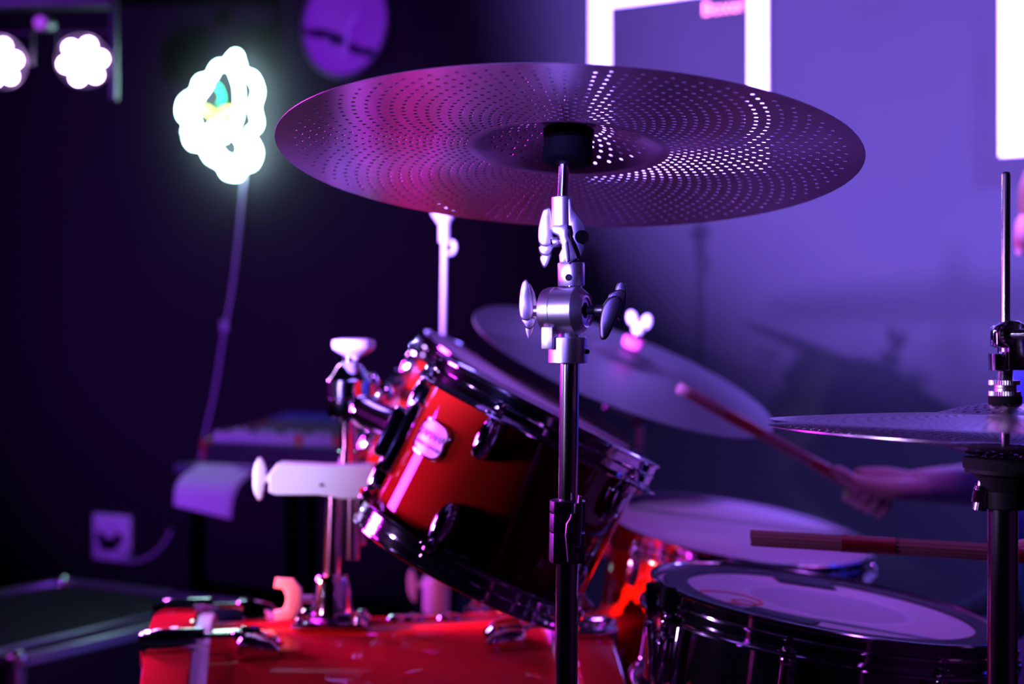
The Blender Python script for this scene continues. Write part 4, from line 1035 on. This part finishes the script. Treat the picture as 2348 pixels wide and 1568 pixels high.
# torso
for s_ in (-1, 1):
    chain(body, [pelvis + V((0, s_*.055, -.02)), pelvis.lerp(chest, .5) + V((0, s_*.05, 0)), chest + V((0, s_*.065, 0)), neck0 + V((.005, s_*.05, -.035))], [.10, .092, .095, .062])
    chain(body, [neck0 + V((.005, 0, -.01)), V((.835, 1.95 + s_*.10, .985)), V((.845, 1.95 + s_*.172, .955))], [.045, .05, .052])
shR, elR, wrR = V((.845, 2.125, .955)), V((.835, 2.185, .735)), V((.588, 2.062, .742))
shL, elL, wrL = V((.845, 1.775, .955)), V((.86, 1.655, .735)), V((.655, 1.435, .752))
for a, b, c in ((shR, elR, wrR), (shL, elL, wrL)):
    chain(body, [a, a.lerp(b, .5), b], [.050, .044, .039]); chain(body, [b, b.lerp(c, .35), b.lerp(c, .75), c], [.038, .041, .029, .0235])
SR = P(1960, 1113.4, 2.047)
uR = (s1a - s1b).normalized(); nR = V((.46, 0, .887)); nR = (nR - uR*nR.dot(uR)).normalized()
hand(body, SR, uR, nR, (0, -1, 0), wrR)
SL = P(2440, 1276, 1.373); uL = (s2a - s2b).normalized(); nL = (V((0, 0, 1)) - uL*uL.z).normalized()
hand(body, SL, uL, nL, (0, 1, 0), wrL)
knees = (V((.60, 1.70, .50)), V((.64, 2.20, .44))); ank = (V((.66, 1.46, .14)), V((.60, 2.18, .10)))
hips = (pelvis + V((0, -.09, -.01)), pelvis + V((0, .09, -.01)))
for h, k, a in zip(hips, knees, ank):
    chain(body, [h, h.lerp(k, .5), k], [.088, .074, .056]); chain(body, [k, k.lerp(a, .35), a], [.054, .052, .036])
pr = thing('person', 'seated drummer in a blue shirt at the right edge, gripping a rod drumstick', 'person', V((pelvis.x, pelvis.y, 0)))
bo = mesh_obj('body', body, skin, pr, recalc=False); remesh(bo, .0042, 5, .5)
# shirt
sh = MB()
for s_ in (-1, 1):
    chain(sh, [pelvis + V((-.015, s_*.060, .015)), pelvis.lerp(chest, .5) + V((-.02, s_*.055, 0)), chest + V((-.008, s_*.068, 0)), neck0 + V((.004, s_*.05, -.040))], [.122, .118, .112, .070])
    chain(sh, [neck0 + V((.008, s_*.03, -.028)), V((.838, 1.95 + s_*.10, .982)), V((.847, 1.95 + s_*.175, .955))], [.052, .058, .062])
for a, b in ((shR, elR), (shL, elL)): chain(sh, [a, a.lerp(b, .35), a.lerp(b, .72)], [.061, .057, .056])
so_ = mesh_obj('shirt', sh, shirt_m, pr, recalc=False); remesh(so_, .006, 6)
tr = MB()
for h, k, a in zip(hips, knees, ank):
    chain(tr, [h, h.lerp(k, .5), k], [.100, .086, .068]); chain(tr, [k, k.lerp(a, .4), a + V((0, 0, .01))], [.066, .062, .050])
chain(tr, [hips[0], hips[1]], [.102, .102])
remesh(mesh_obj('trousers', tr, trouser_m, pr, recalc=False), .007, 6)
for a, d in zip(ank, (V((-.45, -.85, 0)), V((-1, -.1, 0)))):
    d.normalize(); s2_ = MB(); lift = a.z - .10
    chain(s2_, [a + V((0, 0, -.045)) - d*.03, a + V((0, 0, -.055)) + d*.08, a + V((0, 0, -.066)) + d*.17], [.042, .040, .030])
    remesh(mesh_obj('shoe', s2_, shoe_m, pr, recalc=False), .007, 4)
hr = MB()
hr.ball((.024, 0, .040), .1, 28, (.98, .80, .90), tiltd)
hr.ball((.055, 0, -.01), .075, 24, (.72, .92, 1.1), tiltd)
hr.ball((-.045, 0, .072), .045, 20, (.95, 1.45, .8), tiltd)
hro = mesh_obj('hair', hr, hair_m, pr, recalc=False); remesh(hro, .005, 3)
eye_m = mat('eye_white', (.7, .7, .7), .2); iris_m = mat('eye_iris', (.03, .05, .08), .2)
for s_ in (-1, 1):
    e = mesh_obj('eye', MB().ball((-.0755, s_*.032, -.002), .0115, 16, (1, 1, 1), tiltd), eye_m, pr)
    mesh_obj('iris', MB().ball((-.0848, s_*.032, -.004), .0062, 12, (.5, 1, 1), tiltd), iris_m, e)
    mesh_obj('eyebrow', MB().tube([tiltd @ V((-.0955, s_*.018, .018)), tiltd @ V((-.094, s_*.034, .022)), tiltd @ V((-.082, s_*.050, .018))], .0035, 8), hair_m, pr)
mesh_obj('lips', MB().ball((-.1005, 0, -.0548), .006, 14, (.5, 2.8, .7), tiltd), mat('lips', (.6, .18, .18), .45), pr)
# throne
th_ = thing('drum_throne', 'round black drum stool under the seated drummer', 'stool', V((.88, 1.95, 0)))
mesh_obj('seat', MB().lathe([(0, .40), (.14, .40), (.165, .415), (.165, .452), (.15, .468), (0, .47)], Matrix.Translation((.88, 1.95, 0)), 40), black_plastic, th_)
mesh_obj('post', MB().cyl((.88, 1.95, .10), (.88, 1.95, .41), .014), chrome, th_)
for k in range(3):
    a = k*2*PI/3 + .9; d = V((math.cos(a), math.sin(a), 0)); f = V((.88, 1.95, 0))
    mesh_obj('leg', MB().tube([f + V((0, 0, .30)) + d*.012, f + d*.24 + V((0, 0, .012))], .008, 10), chrome, th_)
    mesh_obj('rubber_foot', MB().ball(f + d*.242 + V((0, 0, .014)), .014, 12), black_plastic, th_)
